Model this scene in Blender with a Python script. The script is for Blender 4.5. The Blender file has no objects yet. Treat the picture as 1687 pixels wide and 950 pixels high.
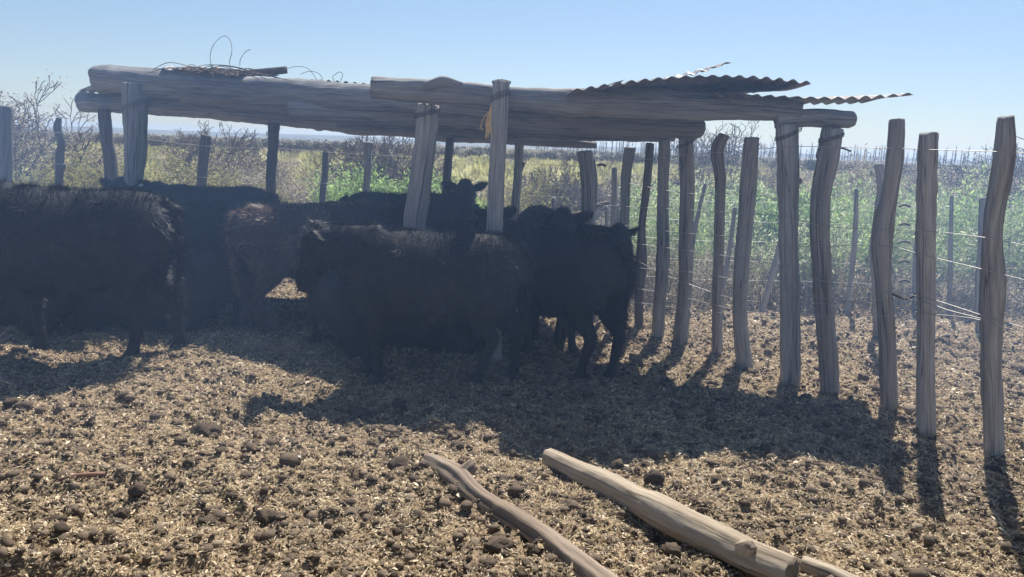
import bpy, math, random
import numpy as np
from mathutils import Matrix, Vector
R = math.radians
rng = np.random.default_rng(7)
random.seed(7)
scn = bpy.context.scene
COL = scn.collection

# ------------------------------------------------------------------ camera
F_PX, W_PX, H_PX, EYE = 1218.0, 1687.0, 950.0, 1.6
PITCH, ROLL = R(10.87), R(2.14)
cam_d = bpy.data.cameras.new('camera')
cam_d.sensor_width = 36.0
cam_d.lens = F_PX / W_PX * 36.0
cam_d.clip_start, cam_d.clip_end = 0.05, 30000
cam = bpy.data.objects.new('camera', cam_d)
COL.objects.link(cam)
CAM_ROT = Matrix.Rotation(math.pi / 2 - PITCH, 3, 'X') @ Matrix.Rotation(ROLL, 3, 'Z')
cam.matrix_world = Matrix.Translation((0, 0, EYE)) @ CAM_ROT.to_4x4()
scn.camera = cam

# ------------------------------------------------------------------ light
SUN_AZ, SUN_EL = R(17.0), R(56.0)
world = bpy.data.worlds.new('World')
scn.world = world
world.use_nodes = True
wn = world.node_tree
sky = wn.nodes.new('ShaderNodeTexSky')
sky.sky_type = 'NISHITA'
sky.sun_disc = False
sky.sun_elevation = SUN_EL
sky.sun_rotation = SUN_AZ
sky.altitude = 300
sky.air_density = 1.0
sky.dust_density = 0.35
sky.ozone_density = 1.4
wn.links.new(sky.outputs[0], wn.nodes['Background'].inputs[0])
wn.nodes['Background'].inputs[1].default_value = 0.05
sun_d = bpy.data.lights.new('sun', 'SUN')
sun_d.energy = 5.0
sun_d.angle = R(0.5)
sun_d.color = (1.0, 0.95, 0.86)
sun = bpy.data.objects.new('sun', sun_d)
COL.objects.link(sun)
SDIR = Vector((math.sin(SUN_AZ) * math.cos(SUN_EL), math.cos(SUN_AZ) * math.cos(SUN_EL), math.sin(SUN_EL)))
sun.rotation_euler = SDIR.to_track_quat('Z', 'Y').to_euler()
vs = scn.view_settings
scn.display_settings.display_device = 'sRGB'
vs.view_transform = 'Standard'
vs.look = 'None'
vs.exposure = 1.0
vs.gamma = 1.0
vs.use_curve_mapping = False
scn.cycles.max_bounces = 6
scn.cycles.transparent_max_bounces = 6
scn.cycles.volume_bounces = 1
scn.cycles.use_denoising = True

# ------------------------------------------------------------------ photo point -> world point
def ray(u, v):
    return CAM_ROT @ Vector(((u - 843.5) / F_PX, -(v - 475.0) / F_PX, -1.0))
def G(u, v):
    d = ray(u, v); t = -EYE / d.z
    return Vector((0, 0, EYE)) + d * t
def D(u, v, y):
    d = ray(u, v)
    return Vector((0, 0, EYE)) + d * (y / d.y)
def px(y):
    return y / F_PX * 1.0

# ------------------------------------------------------------------ noise / terrain
def hash2(ix, iy, s):
    h = (ix.astype(np.int64) * 374761393 + iy.astype(np.int64) * 668265263 + s * 974711) & 0x7fffffff
    h = ((h ^ (h >> 13)) * 1274126177) & 0x7fffffff
    h = h ^ (h >> 16)
    return (h & 0xffff) / 65535.0
def vnoise(x, y, s=0):
    ix, iy = np.floor(x), np.floor(y)
    fx, fy = x - ix, y - iy
    fx = fx * fx * (3 - 2 * fx); fy = fy * fy * (3 - 2 * fy)
    a = hash2(ix, iy, s); b = hash2(ix + 1, iy, s); c = hash2(ix, iy + 1, s); d = hash2(ix + 1, iy + 1, s)
    return (a * (1 - fx) + b * fx) * (1 - fy) + (c * (1 - fx) + d * fx) * fy
def ground_z(x, y):
    x = np.asarray(x, float); y = np.asarray(y, float)
    near = np.clip((13 - np.hypot(x, y - 4)) / 4, 0, 1)
    h = (vnoise(x * 0.9, y * 0.9, 1) - 0.5) * 0.09
    n2 = vnoise(x * 3.1, y * 3.1, 2)
    h = h + (n2 - 0.5) * 0.085
    n3 = vnoise(x * 8.3 + 3 * n2, y * 8.3, 3)
    h = h + np.abs(n3 - 0.5) * -0.095 + 0.024
    n4 = vnoise(x * 19.0, y * 19.0, 4)
    h = h + np.clip(n4 - 0.5, 0, 1) * 0.06
    # hoof prints: one jittered pit per cell, many of them faint
    for cs, sd in ((0.27, 51), (0.41, 57)):
        ix, iy = np.floor(x / cs), np.floor(y / cs)
        cx = (ix + 0.25 + 0.5 * hash2(ix, iy, sd)) * cs; cy = (iy + 0.25 + 0.5 * hash2(ix, iy, sd + 1)) * cs
        am = np.clip(hash2(ix, iy, sd + 2) * 1.6 - 0.6, 0, 1)
        dd = np.hypot(x - cx, (y - cy) * 0.85)
        h = h + am * (-0.04 * np.exp(-(dd / 0.042) ** 2) + 0.014 * np.exp(-((dd - 0.075) / 0.022) ** 2))
    h = h * near
    d = np.hypot(x, y)
    drop = -np.clip(d - 13, 0, 260) * 0.012
    drop = drop + np.clip((d - 13) / 40, 0, 1) * (vnoise(x * 0.05, y * 0.05, 5) - 0.5) * 0.8
    return h + drop
def gz(x, y):
    return float(ground_z(np.array([x]), np.array([y]))[0])

# ------------------------------------------------------------------ mesh helpers
def link(o, parent=None):
    COL.objects.link(o)
    if parent is not None:
        o.parent = parent
    return o
def mesh_np(name, V, Fq, mat, parent=None, smooth=False, grain=None, tris=None, shade=None):
    me = bpy.data.meshes.new(name)
    V = np.asarray(V, np.float32)
    Fq = np.asarray(Fq, np.int32) if Fq is not None and len(Fq) else np.zeros((0, 4), np.int32)
    T = np.asarray(tris, np.int32) if tris is not None and len(tris) else np.zeros((0, 3), np.int32)
    me.vertices.add(len(V)); me.vertices.foreach_set('co', V.ravel())
    nl = Fq.size + T.size
    me.loops.add(nl); me.loops.foreach_set('vertex_index', np.concatenate([Fq.ravel(), T.ravel()]))
    k = Fq.shape[1] if len(Fq) else 4
    st = np.concatenate([np.arange(len(Fq)) * k, Fq.size + np.arange(len(T)) * 3]).astype(np.int32)
    me.polygons.add(len(st)); me.polygons.foreach_set('loop_start', st)
    me.update(calc_edges=True)
    if smooth:
        me.polygons.foreach_set('use_smooth', np.ones(len(st), bool))
    if grain is not None:
        a = me.attributes.new('grain', 'FLOAT_VECTOR', 'POINT')
        a.data.foreach_set('vector', np.asarray(grain, np.float32).ravel())
    if shade is not None:
        a = me.attributes.new('tone', 'FLOAT', 'POINT')
        a.data.foreach_set('value', np.asarray(shade, np.float32))
    if mat is not None:
        me.materials.append(mat)
    me.validate()
    return link(bpy.data.objects.new(name, me), parent)
def empty(name, loc=(0, 0, 0), rz=0.0):
    o = bpy.data.objects.new(name, None)
    o.empty_display_size = 0.2
    o.location = loc; o.rotation_euler = (0, 0, rz)
    COL.objects.link(o)
    return o
def tag(o, label=None, cat=None, group=None, kind=None):
    if label: o['label'] = label
    if cat: o['category'] = cat
    if group: o['group'] = group
    if kind: o['kind'] = kind
    return o
def spline(P, step):
    P = [np.array(p, float) for p in P]
    Q = [2 * P[0] - P[1]] + P + [2 * P[-1] - P[-2]]
    out = []
    for i in range(1, len(Q) - 2):
        L = np.linalg.norm((Q[i + 1] - Q[i])[:3])
        n = max(1, int(math.ceil(L / step)))
        for k in range(n):
            t = k / n
            out.append(0.5 * ((2 * Q[i]) + (-Q[i - 1] + Q[i + 1]) * t + (2 * Q[i - 1] - 5 * Q[i] + 4 * Q[i + 1] - Q[i + 2]) * t * t
                              + (-Q[i - 1] + 3 * Q[i] - 3 * Q[i + 1] + Q[i + 2]) * t ** 3))
    out.append(Q[-2])
    return np.array(out)
def log_mesh(P4, n=20, step=0.03, rough=0.06, crack=0.10, seed=0, cap_jag=0.004, cyl=False):
    """P4: rows x,y,z,radius.  Weathered trunk section with grooves, knots, closed ends."""
    r_ = np.random.default_rng(seed + 101)
    S = spline(P4, step)
    C, Rad = S[:, :3], np.maximum(S[:, 3], 0.004)
    m = len(C)
    T = np.gradient(C, axis=0); T /= np.linalg.norm(T, axis=1)[:, None] + 1e-9
    up = np.array([0, 0, 1.0]) if abs(T[0][2]) < 0.7 else np.array([0, 1.0, 0])
    A = np.zeros((m, 3)); a = up - T[0] * np.dot(up, T[0]); a /= np.linalg.norm(a)
    for i in range(m):
        a = a - T[i] * np.dot(a, T[i]); a /= np.linalg.norm(a) + 1e-9; A[i] = a
    B = np.cross(T, A)
    s = np.concatenate([[0], np.cumsum(np.linalg.norm(np.diff(C, axis=0), axis=1))])
    th = np.linspace(0, 2 * math.pi, n, endpoint=False)
    TH, SS = np.meshgrid(th, s)
    k = np.ones_like(TH)
    for _ in range(7):
        q = r_.integers(1, 6); fr = r_.uniform(0.5, 9) / (0.6 + 0.2 * q)
        k += rough / (0.7 + 0.3 * q) * np.sin(q * TH + r_.uniform(0, 6.28) + 0.8 * np.sin(SS * fr + r_.uniform(0, 6.28))) * np.sin(SS * fr * 0.8 + r_.uniform(0, 6.28))
    if crack:
        for _ in range(3):
            c0 = r_.uniform(0, 6.28)
            dth = np.angle(np.exp(1j * (TH - c0 - 0.25 * np.sin(SS * 2.2))))
            k -= crack * r_.uniform(0.4, 1.2) * np.exp(-(dth / 0.17) ** 2) * np.clip(0.5 + np.sin(SS * r_.uniform(1, 4) + r_.uniform(0, 6)), 0, 1)
    for _ in range(max(1, int(s[-1] * 1.5))):
        s0, c0 = r_.uniform(0, s[-1]), r_.uniform(0, 6.28)
        dth = np.angle(np.exp(1j * (TH - c0)))
        k += r_.uniform(0.05, 0.28) * np.exp(-(dth / 0.45) ** 2 - ((SS - s0) / 0.035) ** 2)
    if rough > 0.042:
        k += 0.10 * (vnoise(SS * 14 + seed, TH * 2.2 + seed, seed) - 0.5) + 0.07 * (vnoise(SS * 5 + 3, TH * 5.5, seed + 1) - 0.5)
    k += r_.normal(0, 0.012, k.shape)
    RR = Rad[:, None] * k
    V = C[:, None, :] + RR[..., None] * (np.cos(TH)[..., None] * A[:, None, :] + np.sin(TH)[..., None] * B[:, None, :])
    V[0] -= T[0] * (r_.normal(0, cap_jag, n))[:, None]
    V[-1] += T[-1] * (r_.normal(0, cap_jag, n))[:, None]
    Gn = np.stack([np.cos(TH) * Rad.mean(), np.sin(TH) * Rad.mean(), SS * 0.07 + seed * 1.37], -1)
    V = V.reshape(-1, 3); Gn = Gn.reshape(-1, 3)
    i = np.arange(m - 1)[:, None] * n; j = np.arange(n)[None, :]; j2 = (j + 1) % n
    Fq = np.stack([i + j, i + j2, i + n + j2, i + n + j], -1).reshape(-1, 4)
    ring2, tr = [], []
    base = len(V)
    # caps: inner ring + centre
    for e, (row, sg) in enumerate(((0, -1), (m - 1, 1))):
        inner = C[row] + (V[row * n:(row + 1) * n] - C[row]) * 0.55 + T[row] * sg * 0.004
        ctr = C[row] + T[row] * sg * 0.006
        V = np.vstack([V, inner, ctr[None]])
        Gn = np.vstack([Gn, Gn[row * n:(row + 1) * n] * 0.5, Gn[row * n][None] * 0.0 + seed])
        b = base + e * (n + 1)
        for q in range(n):
            q2 = (q + 1) % n
            o0, o1 = row * n + q, row * n + q2
            if sg < 0:
                ring2.append((o1, o0, b + q, b + q2)); tr.append((b + q2, b + q, b + n))
            else:
                ring2.append((o0, o1, b + q2, b + q)); tr.append((b + q, b + q2, b + n))
    Fq = np.vstack([Fq, np.array(ring2)])
    return V, Fq, np.array(tr), Gn
def merge(parts):
    Vs, Fs, Ts, Gs, off = [], [], [], [], 0
    for V, Fq, T, Gn in parts:
        Vs.append(V); Fs.append(Fq + off); Ts.append(T + off if len(T) else np.zeros((0, 3), int)); Gs.append(Gn); off += len(V)
    return np.vstack(Vs), np.vstack(Fs), np.vstack(Ts), np.vstack(Gs)
def log_obj(name, P4, mat, parent=None, extra=None, **kw):
    parts = [log_mesh(P4, **kw)]
    if extra:
        for e in extra:
            parts.append(log_mesh(e, n=12, step=0.03, seed=kw.get('seed', 0) + 5, rough=0.1))
    V, Fq, T, Gn = merge(parts)
    return mesh_np(name, V, Fq, mat, parent, True, Gn, T)
def wire_mesh(P, r, n=4, step=0.12):
    P4 = [tuple(p) + (r,) for p in P]
    S = spline(P4, step); C = S[:, :3]; m = len(C)
    T = np.gradient(C, axis=0); T /= np.linalg.norm(T, axis=1)[:, None] + 1e-9
    ref = np.array([0.13, 0.21, 0.97])
    A = np.cross(T, ref); A /= np.linalg.norm(A, axis=1)[:, None] + 1e-9
    B = np.cross(T, A)
    th = np.linspace(0, 2 * math.pi, n, endpoint=False)
    V = C[:, None] + r * (np.cos(th)[None, :, None] * A[:, None] + np.sin(th)[None, :, None] * B[:, None])
    i = np.arange(m - 1)[:, None] * n; j = np.arange(n)[None, :]; j2 = (j + 1) % n
    return V.reshape(-1, 3), np.stack([i + j, i + j2, i + n + j2, i + n + j], -1).reshape(-1, 4)
def wires_obj(name, lines, r, mat, parent=None, step=0.12):
    Vs, Fs, off = [], [], 0
    for P in lines:
        V, Fq = wire_mesh(P, r, step=step); Vs.append(V); Fs.append(Fq + off); off += len(V)
    return mesh_np(name, np.vstack(Vs), np.vstack(Fs), mat, parent, True)

# ------------------------------------------------------------------ materials
def new_mat(name):
    m = bpy.data.materials.new(name); m.use_nodes = True
    nt = m.node_tree
    return m, nt, nt.nodes['Principled BSDF']
def ramp(nt, src, stops):
    r = nt.nodes.new('ShaderNodeValToRGB')
    el = r.color_ramp.elements
    while len(el) < len(stops): el.new(0.5)
    for e, (p, c) in zip(el, stops):
        e.position = p; e.color = (c[0], c[1], c[2], 1)
    nt.links.new(src, r.inputs[0])
    return r
def noise(nt, vec, scale, detail=4, rough=0.55):
    n = nt.nodes.new('ShaderNodeTexNoise')
    n.inputs['Scale'].default_value = scale; n.inputs['Detail'].default_value = detail; n.inputs['Roughness'].default_value = rough
    if vec is not None: nt.links.new(vec, n.inputs['Vector'])
    return n
def attr(nt, name):
    a = nt.nodes.new('ShaderNodeAttribute'); a.attribute_name = name
    return a
def bump(nt, src, strength, dist):
    b = nt.nodes.new('ShaderNodeBump'); b.inputs['Strength'].default_value = strength; b.inputs['Distance'].default_value = dist
    nt.links.new(src, b.inputs['Height'])
    return b
def wood_mat(name, dark, mid, light, sc=55):
    m, nt, bs = new_mat(name)
    a = attr(nt, 'grain')
    n1 = noise(nt, a.outputs['Vector'], sc, 6, 0.65)
    n2 = noise(nt, a.outputs['Vector'], 7, 3, 0.5)
    mx = nt.nodes.new('ShaderNodeMix'); mx.data_type = 'FLOAT'; mx.inputs[0].default_value = 0.45
    nt.links.new(n1.outputs[0], mx.inputs[2]); nt.links.new(n2.outputs[0], mx.inputs[3])
    rp = ramp(nt, mx.outputs[0], [(0.30, dark), (0.48, mid), (0.68, light)])
    mp = nt.nodes.new('ShaderNodeMapping'); mp.inputs['Scale'].default_value = (1, 1, 0.35); nt.links.new(a.outputs['Vector'], mp.inputs[0])
    n3 = noise(nt, mp.outputs[0], sc * 0.42, 2, 0.5)
    sb = nt.nodes.new('ShaderNodeMath'); sb.operation = 'SUBTRACT'; sb.inputs[1].default_value = 0.5; nt.links.new(n3.outputs[0], sb.inputs[0])
    ab = nt.nodes.new('ShaderNodeMath'); ab.operation = 'ABSOLUTE'; nt.links.new(sb.outputs[0], ab.inputs[0])
    ck = ramp(nt, ab.outputs[0], [(0.0, (0.22, 0.20, 0.19)), (0.022, (1, 1, 1))])
    mc = nt.nodes.new('ShaderNodeMix'); mc.data_type = 'RGBA'; mc.blend_type = 'MULTIPLY'; mc.inputs[0].default_value = 0.85
    nt.links.new(rp.outputs[0], mc.inputs[6]); nt.links.new(ck.outputs[0], mc.inputs[7])
    nt.links.new(mc.outputs[2], bs.inputs['Base Color'])
    bs.inputs['Roughness'].default_value = 0.85
    bs.inputs['Specular IOR Level'].default_value = 0.3
    b = bump(nt, n1.outputs[0], 0.8, 0.008)
    nt.links.new(b.outputs[0], bs.inputs['Normal'])
    return m
M_POST = wood_mat('weathered_post_wood', (0.08, 0.075, 0.073), (0.27, 0.258, 0.25), (0.46, 0.45, 0.44))
M_PALE = wood_mat('pale_barkless_wood', (0.12, 0.105, 0.095), (0.33, 0.305, 0.28), (0.54, 0.515, 0.48))
M_BEAM = wood_mat('beam_wood', (0.06, 0.056, 0.054), (0.21, 0.198, 0.19), (0.37, 0.358, 0.345), 60)
M_DARKW = wood_mat('dark_post_wood', (0.04, 0.033, 0.03), (0.11, 0.092, 0.08), (0.22, 0.19, 0.165))
M_LOG = wood_mat('fallen_log_wood', (0.11, 0.08, 0.058), (0.30, 0.24, 0.175), (0.50, 0.425, 0.33), 38)
M_LOGD = wood_mat('dusty_log_wood', (0.10, 0.07, 0.05), (0.23, 0.175, 0.13), (0.38, 0.31, 0.24), 30)
M_GREYW = wood_mat('grey_post_wood', (0.08, 0.074, 0.070), (0.32, 0.302, 0.285), (0.50, 0.485, 0.465), 70)
M_BROWNW = wood_mat('brown_post_wood', (0.075, 0.065, 0.058), (0.25, 0.225, 0.205), (0.42, 0.395, 0.37), 45)
M_RED = wood_mat('reddish_stick_wood', (0.14, 0.07, 0.05), (0.30, 0.17, 0.12), (0.42, 0.27, 0.20))
def simple(name, c, rough=0.8, metal=0.0, var=0.0, sc=8):
    m, nt, bs = new_mat(name)
    bs.inputs['Roughness'].default_value = rough; bs.inputs['Metallic'].default_value = metal
    bs.inputs['Specular IOR Level'].default_value = 0.3
    if var:
        tc = nt.nodes.new('ShaderNodeTexCoord')
        n = noise(nt, tc.outputs['Object'], sc, 5)
        lo = [x * (1 - var) for x in c]; hi = [min(1, x * (1 + var)) for x in c]
        rp = ramp(nt, n.outputs[0], [(0.3, lo), (0.7, hi)])
        nt.links.new(rp.outputs[0], bs.inputs['Base Color'])
    else:
        bs.inputs['Base Color'].default_value = (*c, 1)
    return m
M_WIRE = simple('galvanised_wire', (0.40, 0.38, 0.36), 0.5, 0.5)
M_RUST = simple('dark_rusty_wire', (0.10, 0.075, 0.06), 0.7, 0.3)
def sheet_mat():
    m, nt, bs = new_mat('old_corrugated_iron')
    tc = nt.nodes.new('ShaderNodeTexCoord')
    n = noise(nt, tc.outputs['Object'], 3.0, 7, 0.7)
    rp = ramp(nt, n.outputs[0], [(0.36, (0.115, 0.070, 0.050)), (0.5, (0.20, 0.165, 0.145)), (0.66, (0.31, 0.30, 0.295))])
    nt.links.new(rp.outputs[0], bs.inputs['Base Color'])
    bs.inputs['Metallic'].default_value = 0.25; bs.inputs['Roughness'].default_value = 0.6
    return m
M_SHEET = sheet_mat()
def tone_mat(name, stops, transl=0.0, rough=0.8, spec=0.2):
    """colour from the per-piece 'tone' value; optional see-through leaf light"""
    m, nt, bs = new_mat(name)
    a = attr(nt, 'tone')
    rp = ramp(nt, a.outputs['Fac'], stops)
    nt.links.new(rp.outputs[0], bs.inputs['Base Color'])
    bs.inputs['Roughness'].default_value = rough
    bs.inputs['Specular IOR Level'].default_value = spec
    if transl:
        t = nt.nodes.new('ShaderNodeBsdfTranslucent'); nt.links.new(rp.outputs[0], t.inputs[0])
        mx = nt.nodes.new('ShaderNodeMixShader'); mx.inputs[0].default_value = transl
        nt.links.new(bs.outputs[0], mx.inputs[1]); nt.links.new(t.outputs[0], mx.inputs[2])
        nt.links.new(mx.outputs[0], nt.nodes['Material Output'].inputs[0])
    return m
M_LITTER = tone_mat('straw_and_dung_flakes', [(0.0, (0.11, 0.08, 0.056)), (0.3, (0.36, 0.275, 0.185)), (0.7, (0.58, 0.455, 0.285)), (1.0, (0.70, 0.58, 0.38))], 0.25, 0.5, 0.5)
M_CLOD = tone_mat('dry_dung_clod', [(0.0, (0.07, 0.052, 0.04)), (0.6, (0.18, 0.135, 0.097)), (1.0, (0.34, 0.265, 0.185))], 0, 0.95)
_nt = M_CLOD.node_tree
_g = _nt.nodes.new('ShaderNodeNewGeometry')
_n = noise(_nt, _g.outputs['Position'], 90, 5, 0.7)
_b = bump(_nt, _n.outputs[0], 1.0, 0.008); _nt.links.new(_b.outputs[0], _nt.nodes['Principled BSDF'].inputs['Normal'])
M_WEED = tone_mat('green_weed_leaf', [(0.0, (0.13, 0.20, 0.065)), (0.5, (0.30, 0.43, 0.14)), (1.0, (0.52, 0.64, 0.28))], 0.5)
M_WEEDG = tone_mat('grey_green_weed_leaf', [(0.0, (0.18, 0.21, 0.12)), (0.5, (0.36, 0.42, 0.24)), (1.0, (0.60, 0.64, 0.42))], 0.5)
M_TUSS = tone_mat('pale_tussock_blade', [(0.0, (0.28, 0.27, 0.12)), (0.5, (0.52, 0.50, 0.24)), (1.0, (0.75, 0.73, 0.45))], 0.25)
M_OLIVE = tone_mat('olive_shrub_leaf', [(0.0, (0.14, 0.13, 0.05)), (0.5, (0.32, 0.30, 0.11)), (1.0, (0.52, 0.49, 0.21))], 0.4)
M_TWIG = tone_mat('grey_brown_twig', [(0.0, (0.07, 0.055, 0.048)), (0.5, (0.17, 0.14, 0.12)), (1.0, (0.32, 0.275, 0.235))])
M_DRYLEAF = tone_mat('dry_shrub_leaf', [(0.0, (0.18, 0.15, 0.115)), (0.5, (0.38, 0.33, 0.25)), (1.0, (0.60, 0.54, 0.42))], 0.4)
M_FAR = tone_mat('far_scrub', [(0.0, (0.045, 0.038, 0.036)), (0.5, (0.085, 0.072, 0.062)), (1.0, (0.14, 0.12, 0.09))])
M_POPLAR = tone_mat('bare_poplar_bark', [(0.0, (0.28, 0.25, 0.23)), (1.0, (0.48, 0.44, 0.40))])

def ground_mat():
    m, nt, bs = new_mat('trampled_corral_ground')
    geo = nt.nodes.new('ShaderNodeNewGeometry')
    P = geo.outputs['Position']
    n1 = noise(nt, P, 1.1, 5); n2 = noise(nt, P, 26, 6, 0.7); n3 = noise(nt, P, 95, 4, 0.7)
    v = nt.nodes.new('ShaderNodeTexVoronoi'); v.inputs['Scale'].default_value = 48; nt.links.new(P, v.inputs['Vector'])
    ad = nt.nodes.new('ShaderNodeMath'); ad.operation = 'MULTIPLY_ADD'; ad.inputs[1].default_value = 0.55
    nt.links.new(n2.outputs[0], ad.inputs[0])
    m2 = nt.nodes.new('ShaderNodeMath'); m2.operation = 'MULTIPLY'; m2.inputs[1].default_value = 0.45
    nt.links.new(n3.outputs[0], m2.inputs[0]); nt.links.new(m2.outputs[0], ad.inputs[2])
    rp = ramp(nt, ad.outputs[0], [(0.34, (0.06, 0.043, 0.031)), (0.50, (0.25, 0.185, 0.12)), (0.64, (0.50, 0.385, 0.245))])
    tint = ramp(nt, n1.outputs[0], [(0.3, (0.80, 0.78, 0.78)), (0.7, (1.0, 1.0, 0.96))])
    mul = nt.nodes.new('ShaderNodeMix'); mul.data_type = 'RGBA'; mul.blend_type = 'MULTIPLY'; mul.inputs[0].default_value = 1
    nt.links.new(rp.outputs[0], mul.inputs[6]); nt.links.new(tint.outputs[0], mul.inputs[7])
    # far plain colour
    sep = nt.nodes.new('ShaderNodeSeparateXYZ'); nt.links.new(P, sep.inputs[0])
    mr = nt.nodes.new('ShaderNodeMapRange'); mr.inputs[1].default_value = 8.2; mr.inputs[2].default_value = 12
    nt.links.new(sep.outputs[1], mr.inputs[0])
    nf = noise(nt, P, 0.12, 6, 0.7)
    rf = ramp(nt, nf.outputs[0], [(0.35, (0.07, 0.058, 0.038)), (0.5, (0.13, 0.11, 0.062)), (0.65, (0.21, 0.185, 0.10))])
    mx = nt.nodes.new('ShaderNodeMix'); mx.data_type = 'RGBA'
    nt.links.new(mr.outputs[0], mx.inputs[0]); nt.links.new(mul.outputs[2], mx.inputs[6]); nt.links.new(rf.outputs[0], mx.inputs[7])
    nt.links.new(mx.outputs[2], bs.inputs['Base Color'])
    bs.inputs['Roughness'].default_value = 0.9; bs.inputs['Specular IOR Level'].default_value = 0.25
    vb = nt.nodes.new('ShaderNodeMath'); vb.operation = 'SUBTRACT'; nt.links.new(ad.outputs[0], vb.inputs[0]); nt.links.new(v.outputs['Distance'], vb.inputs[1])
    b = bump(nt, vb.outputs[0], 0.7, 0.02); nt.links.new(b.outputs[0], bs.inputs['Normal'])
    return m
M_GROUND = ground_mat()

# ------------------------------------------------------------------ ground sheet
def axis(lo, hi, step, far, ratio=1.16):
    c = list(np.arange(lo, hi + 1e-6, step)); s = step; a = c[-1]
    up = []
    while a < far: s *= ratio; a += s; up.append(a)
    s = step; a = c[0]; dn = []
    while a > -far: s *= ratio; a -= s; dn.append(a)
    return np.array(dn[::-1] + c + up)
gx = axis(-5.6, 5.6, 0.026, 9000); gy = axis(1.3, 8.6, 0.026, 9000)
GX, GY = np.meshgrid(gx, gy)
V = np.stack([GX, GY, ground_z(GX, GY)], -1).reshape(-1, 3)
nx, ny = len(gx), len(gy)
i = np.arange(ny - 1)[:, None] * nx; j = np.arange(nx - 1)[None, :]
Fq = np.stack([i + j, i + j + 1, i + nx + j + 1, i + nx + j], -1).reshape(-1, 4)
tag(mesh_np('ground', V, Fq, M_GROUND, None, True), kind='structure', label='trampled manure and straw covered corral floor running into the plain')

# ------------------------------------------------------------------ far hills
def hills(name, yd, hmin, hmax, seed, x0, x1):
    xs = np.linspace(x0, x1, 160)
    t = vnoise(xs / 1500 + seed, xs * 0 + seed, seed) * 0.7 + vnoise(xs / 350, xs * 0 + seed, seed + 1) * 0.3
    top = hmin + (hmax - hmin) * t
    rows = []
    for k in range(9):
        a = k / 8
        prof = math.sin(math.pi * min(1, a * 1.0)) ** 0.8
        rows.append(np.stack([xs, yd + (a - 0.5) * 1500 + xs * 0, -6 + (top + 6) * prof], -1))
    V = np.concatenate(rows); n = len(xs)
    i = np.arange(8)[:, None] * n; j = np.arange(n - 1)[None, :]
    Fq = np.stack([i + j, i + j + 1, i + n + j + 1, i + n + j], -1).reshape(-1, 4)
    return mesh_np(name, V, Fq, M_FAR_HILL, None, True)
M_FAR_HILL = simple('far_hill_scrub', (0.09, 0.085, 0.07), 0.95, 0, 0.4, 0.004)
tag(hills('hills', 5200, 8, 42, 3, -6500, 6500), kind='structure', label='low blue hills on the horizon')

# ------------------------------------------------------------------ flakes, clods
def flakes(cx, cy, cz, L, Wd, tone, tilt, seed):
    """small curled chips: two quads each (bent in the middle)"""
    r_ = np.random.default_rng(seed); n = len(cx)
    az = r_.uniform(0, 2 * math.pi, n); el = r_.normal(0, tilt, n); rl = r_.normal(0, 0.9, n)
    d = np.stack([np.cos(az) * np.cos(el), np.sin(az) * np.cos(el), np.sin(el)], -1)
    s0 = np.stack([-np.sin(az), np.cos(az), 0 * az], -1)
    u = np.cross(d, s0)
    s = s0 * np.cos(rl)[:, None] + u * np.sin(rl)[:, None]; nn = np.cross(s, d)
    c = np.stack([cx, cy, cz], -1)
    bend = nn * (L * r_.uniform(-0.25, 0.25, n))[:, None]
    e = d * (L / 2)[:, None]; w = s * (Wd / 2)[:, None]
    V = np.stack([c - e - w * 0.6, c - e + w * 0.6, c + bend + w, c + bend - w, c + e - w * 0.5, c + e + w * 0.5], 1).reshape(-1, 3)
    b = np.arange(n)[:, None] * 6
    Fq = np.concatenate([b + np.array([0, 1, 2, 3]), b + np.array([3, 2, 5, 4])], 0)
    return V, Fq, np.repeat(tone, 6)
def sample_ground(n, y0, y1, seed, pw=1.0, half=0.82, add=0.6):
    r_ = np.random.default_rng(seed)
    a = r_.uniform(0, 1, n)
    # density ~ 1/y^pw across a widening wedge
    e = 2 - pw
    y = (y0 ** e + a * (y1 ** e - y0 ** e)) ** (1 / e) if abs(e) > 1e-6 else y0 * (y1 / y0) ** a
    x = r_.uniform(-1, 1, n) * (half * y + add)
    return x, y
x, y = sample_ground(520000, 1.7, 9.0, 11, 1.3)
pat = vnoise(x * 2.2, y * 2.2, 21) * 0.6 + vnoise(x * 7, y * 7, 22) * 0.4
r0 = rng.uniform(0, 1, len(x))
keep = r0 < 0.25 + 1.1 * np.clip(pat - 0.2, 0, 1)
x, y, pat = x[keep], y[keep], pat[keep]; n = len(x)
L = rng.lognormal(math.log(0.0105), 0.42, n) * (0.7 + 0.10 * y); Wd = L * rng.uniform(0.25, 0.6, n)
tone = np.clip(rng.normal(0.60, 0.24, n) + (pat - 0.5) * 0.6, 0, 1)
V, Fq, tn = flakes(x, y, ground_z(x, y) + rng.uniform(0.0, 0.016, n), L, Wd, tone, 0.5, 12)
tag(mesh_np('straw_litter', V, Fq, M_LITTER, None, False, shade=tn), kind='stuff', label='straw bits and dry dung flakes scattered over the corral floor')
x, y = sample_ground(150000, 1.7, 8.8, 17, 1.2)
pat = vnoise(x * 1.6 + 7, y * 1.6, 24) * 0.6 + vnoise(x * 9, y * 9, 25) * 0.4
keep = rng.uniform(0, 1, len(x)) < np.clip(pat * 2.2 - 0.45, 0.05, 1)
x, y = x[keep], y[keep]; n = len(x)
L = rng.lognormal(math.log(0.016), 0.4, n); Wd = rng.uniform(0.0018, 0.0036, n) * (0.8 + 0.12 * y)
V, Fq, tn = flakes(x, y, ground_z(x, y) + rng.uniform(0.006, 0.022, n), L, Wd, np.clip(rng.normal(0.82, 0.2, n), 0, 1), 0.4, 18)
tag(mesh_np('fine_straw', V, Fq, M_LITTER, None, False, shade=tn), kind='stuff', label='fine chopped straw strewn over the corral floor')
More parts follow.
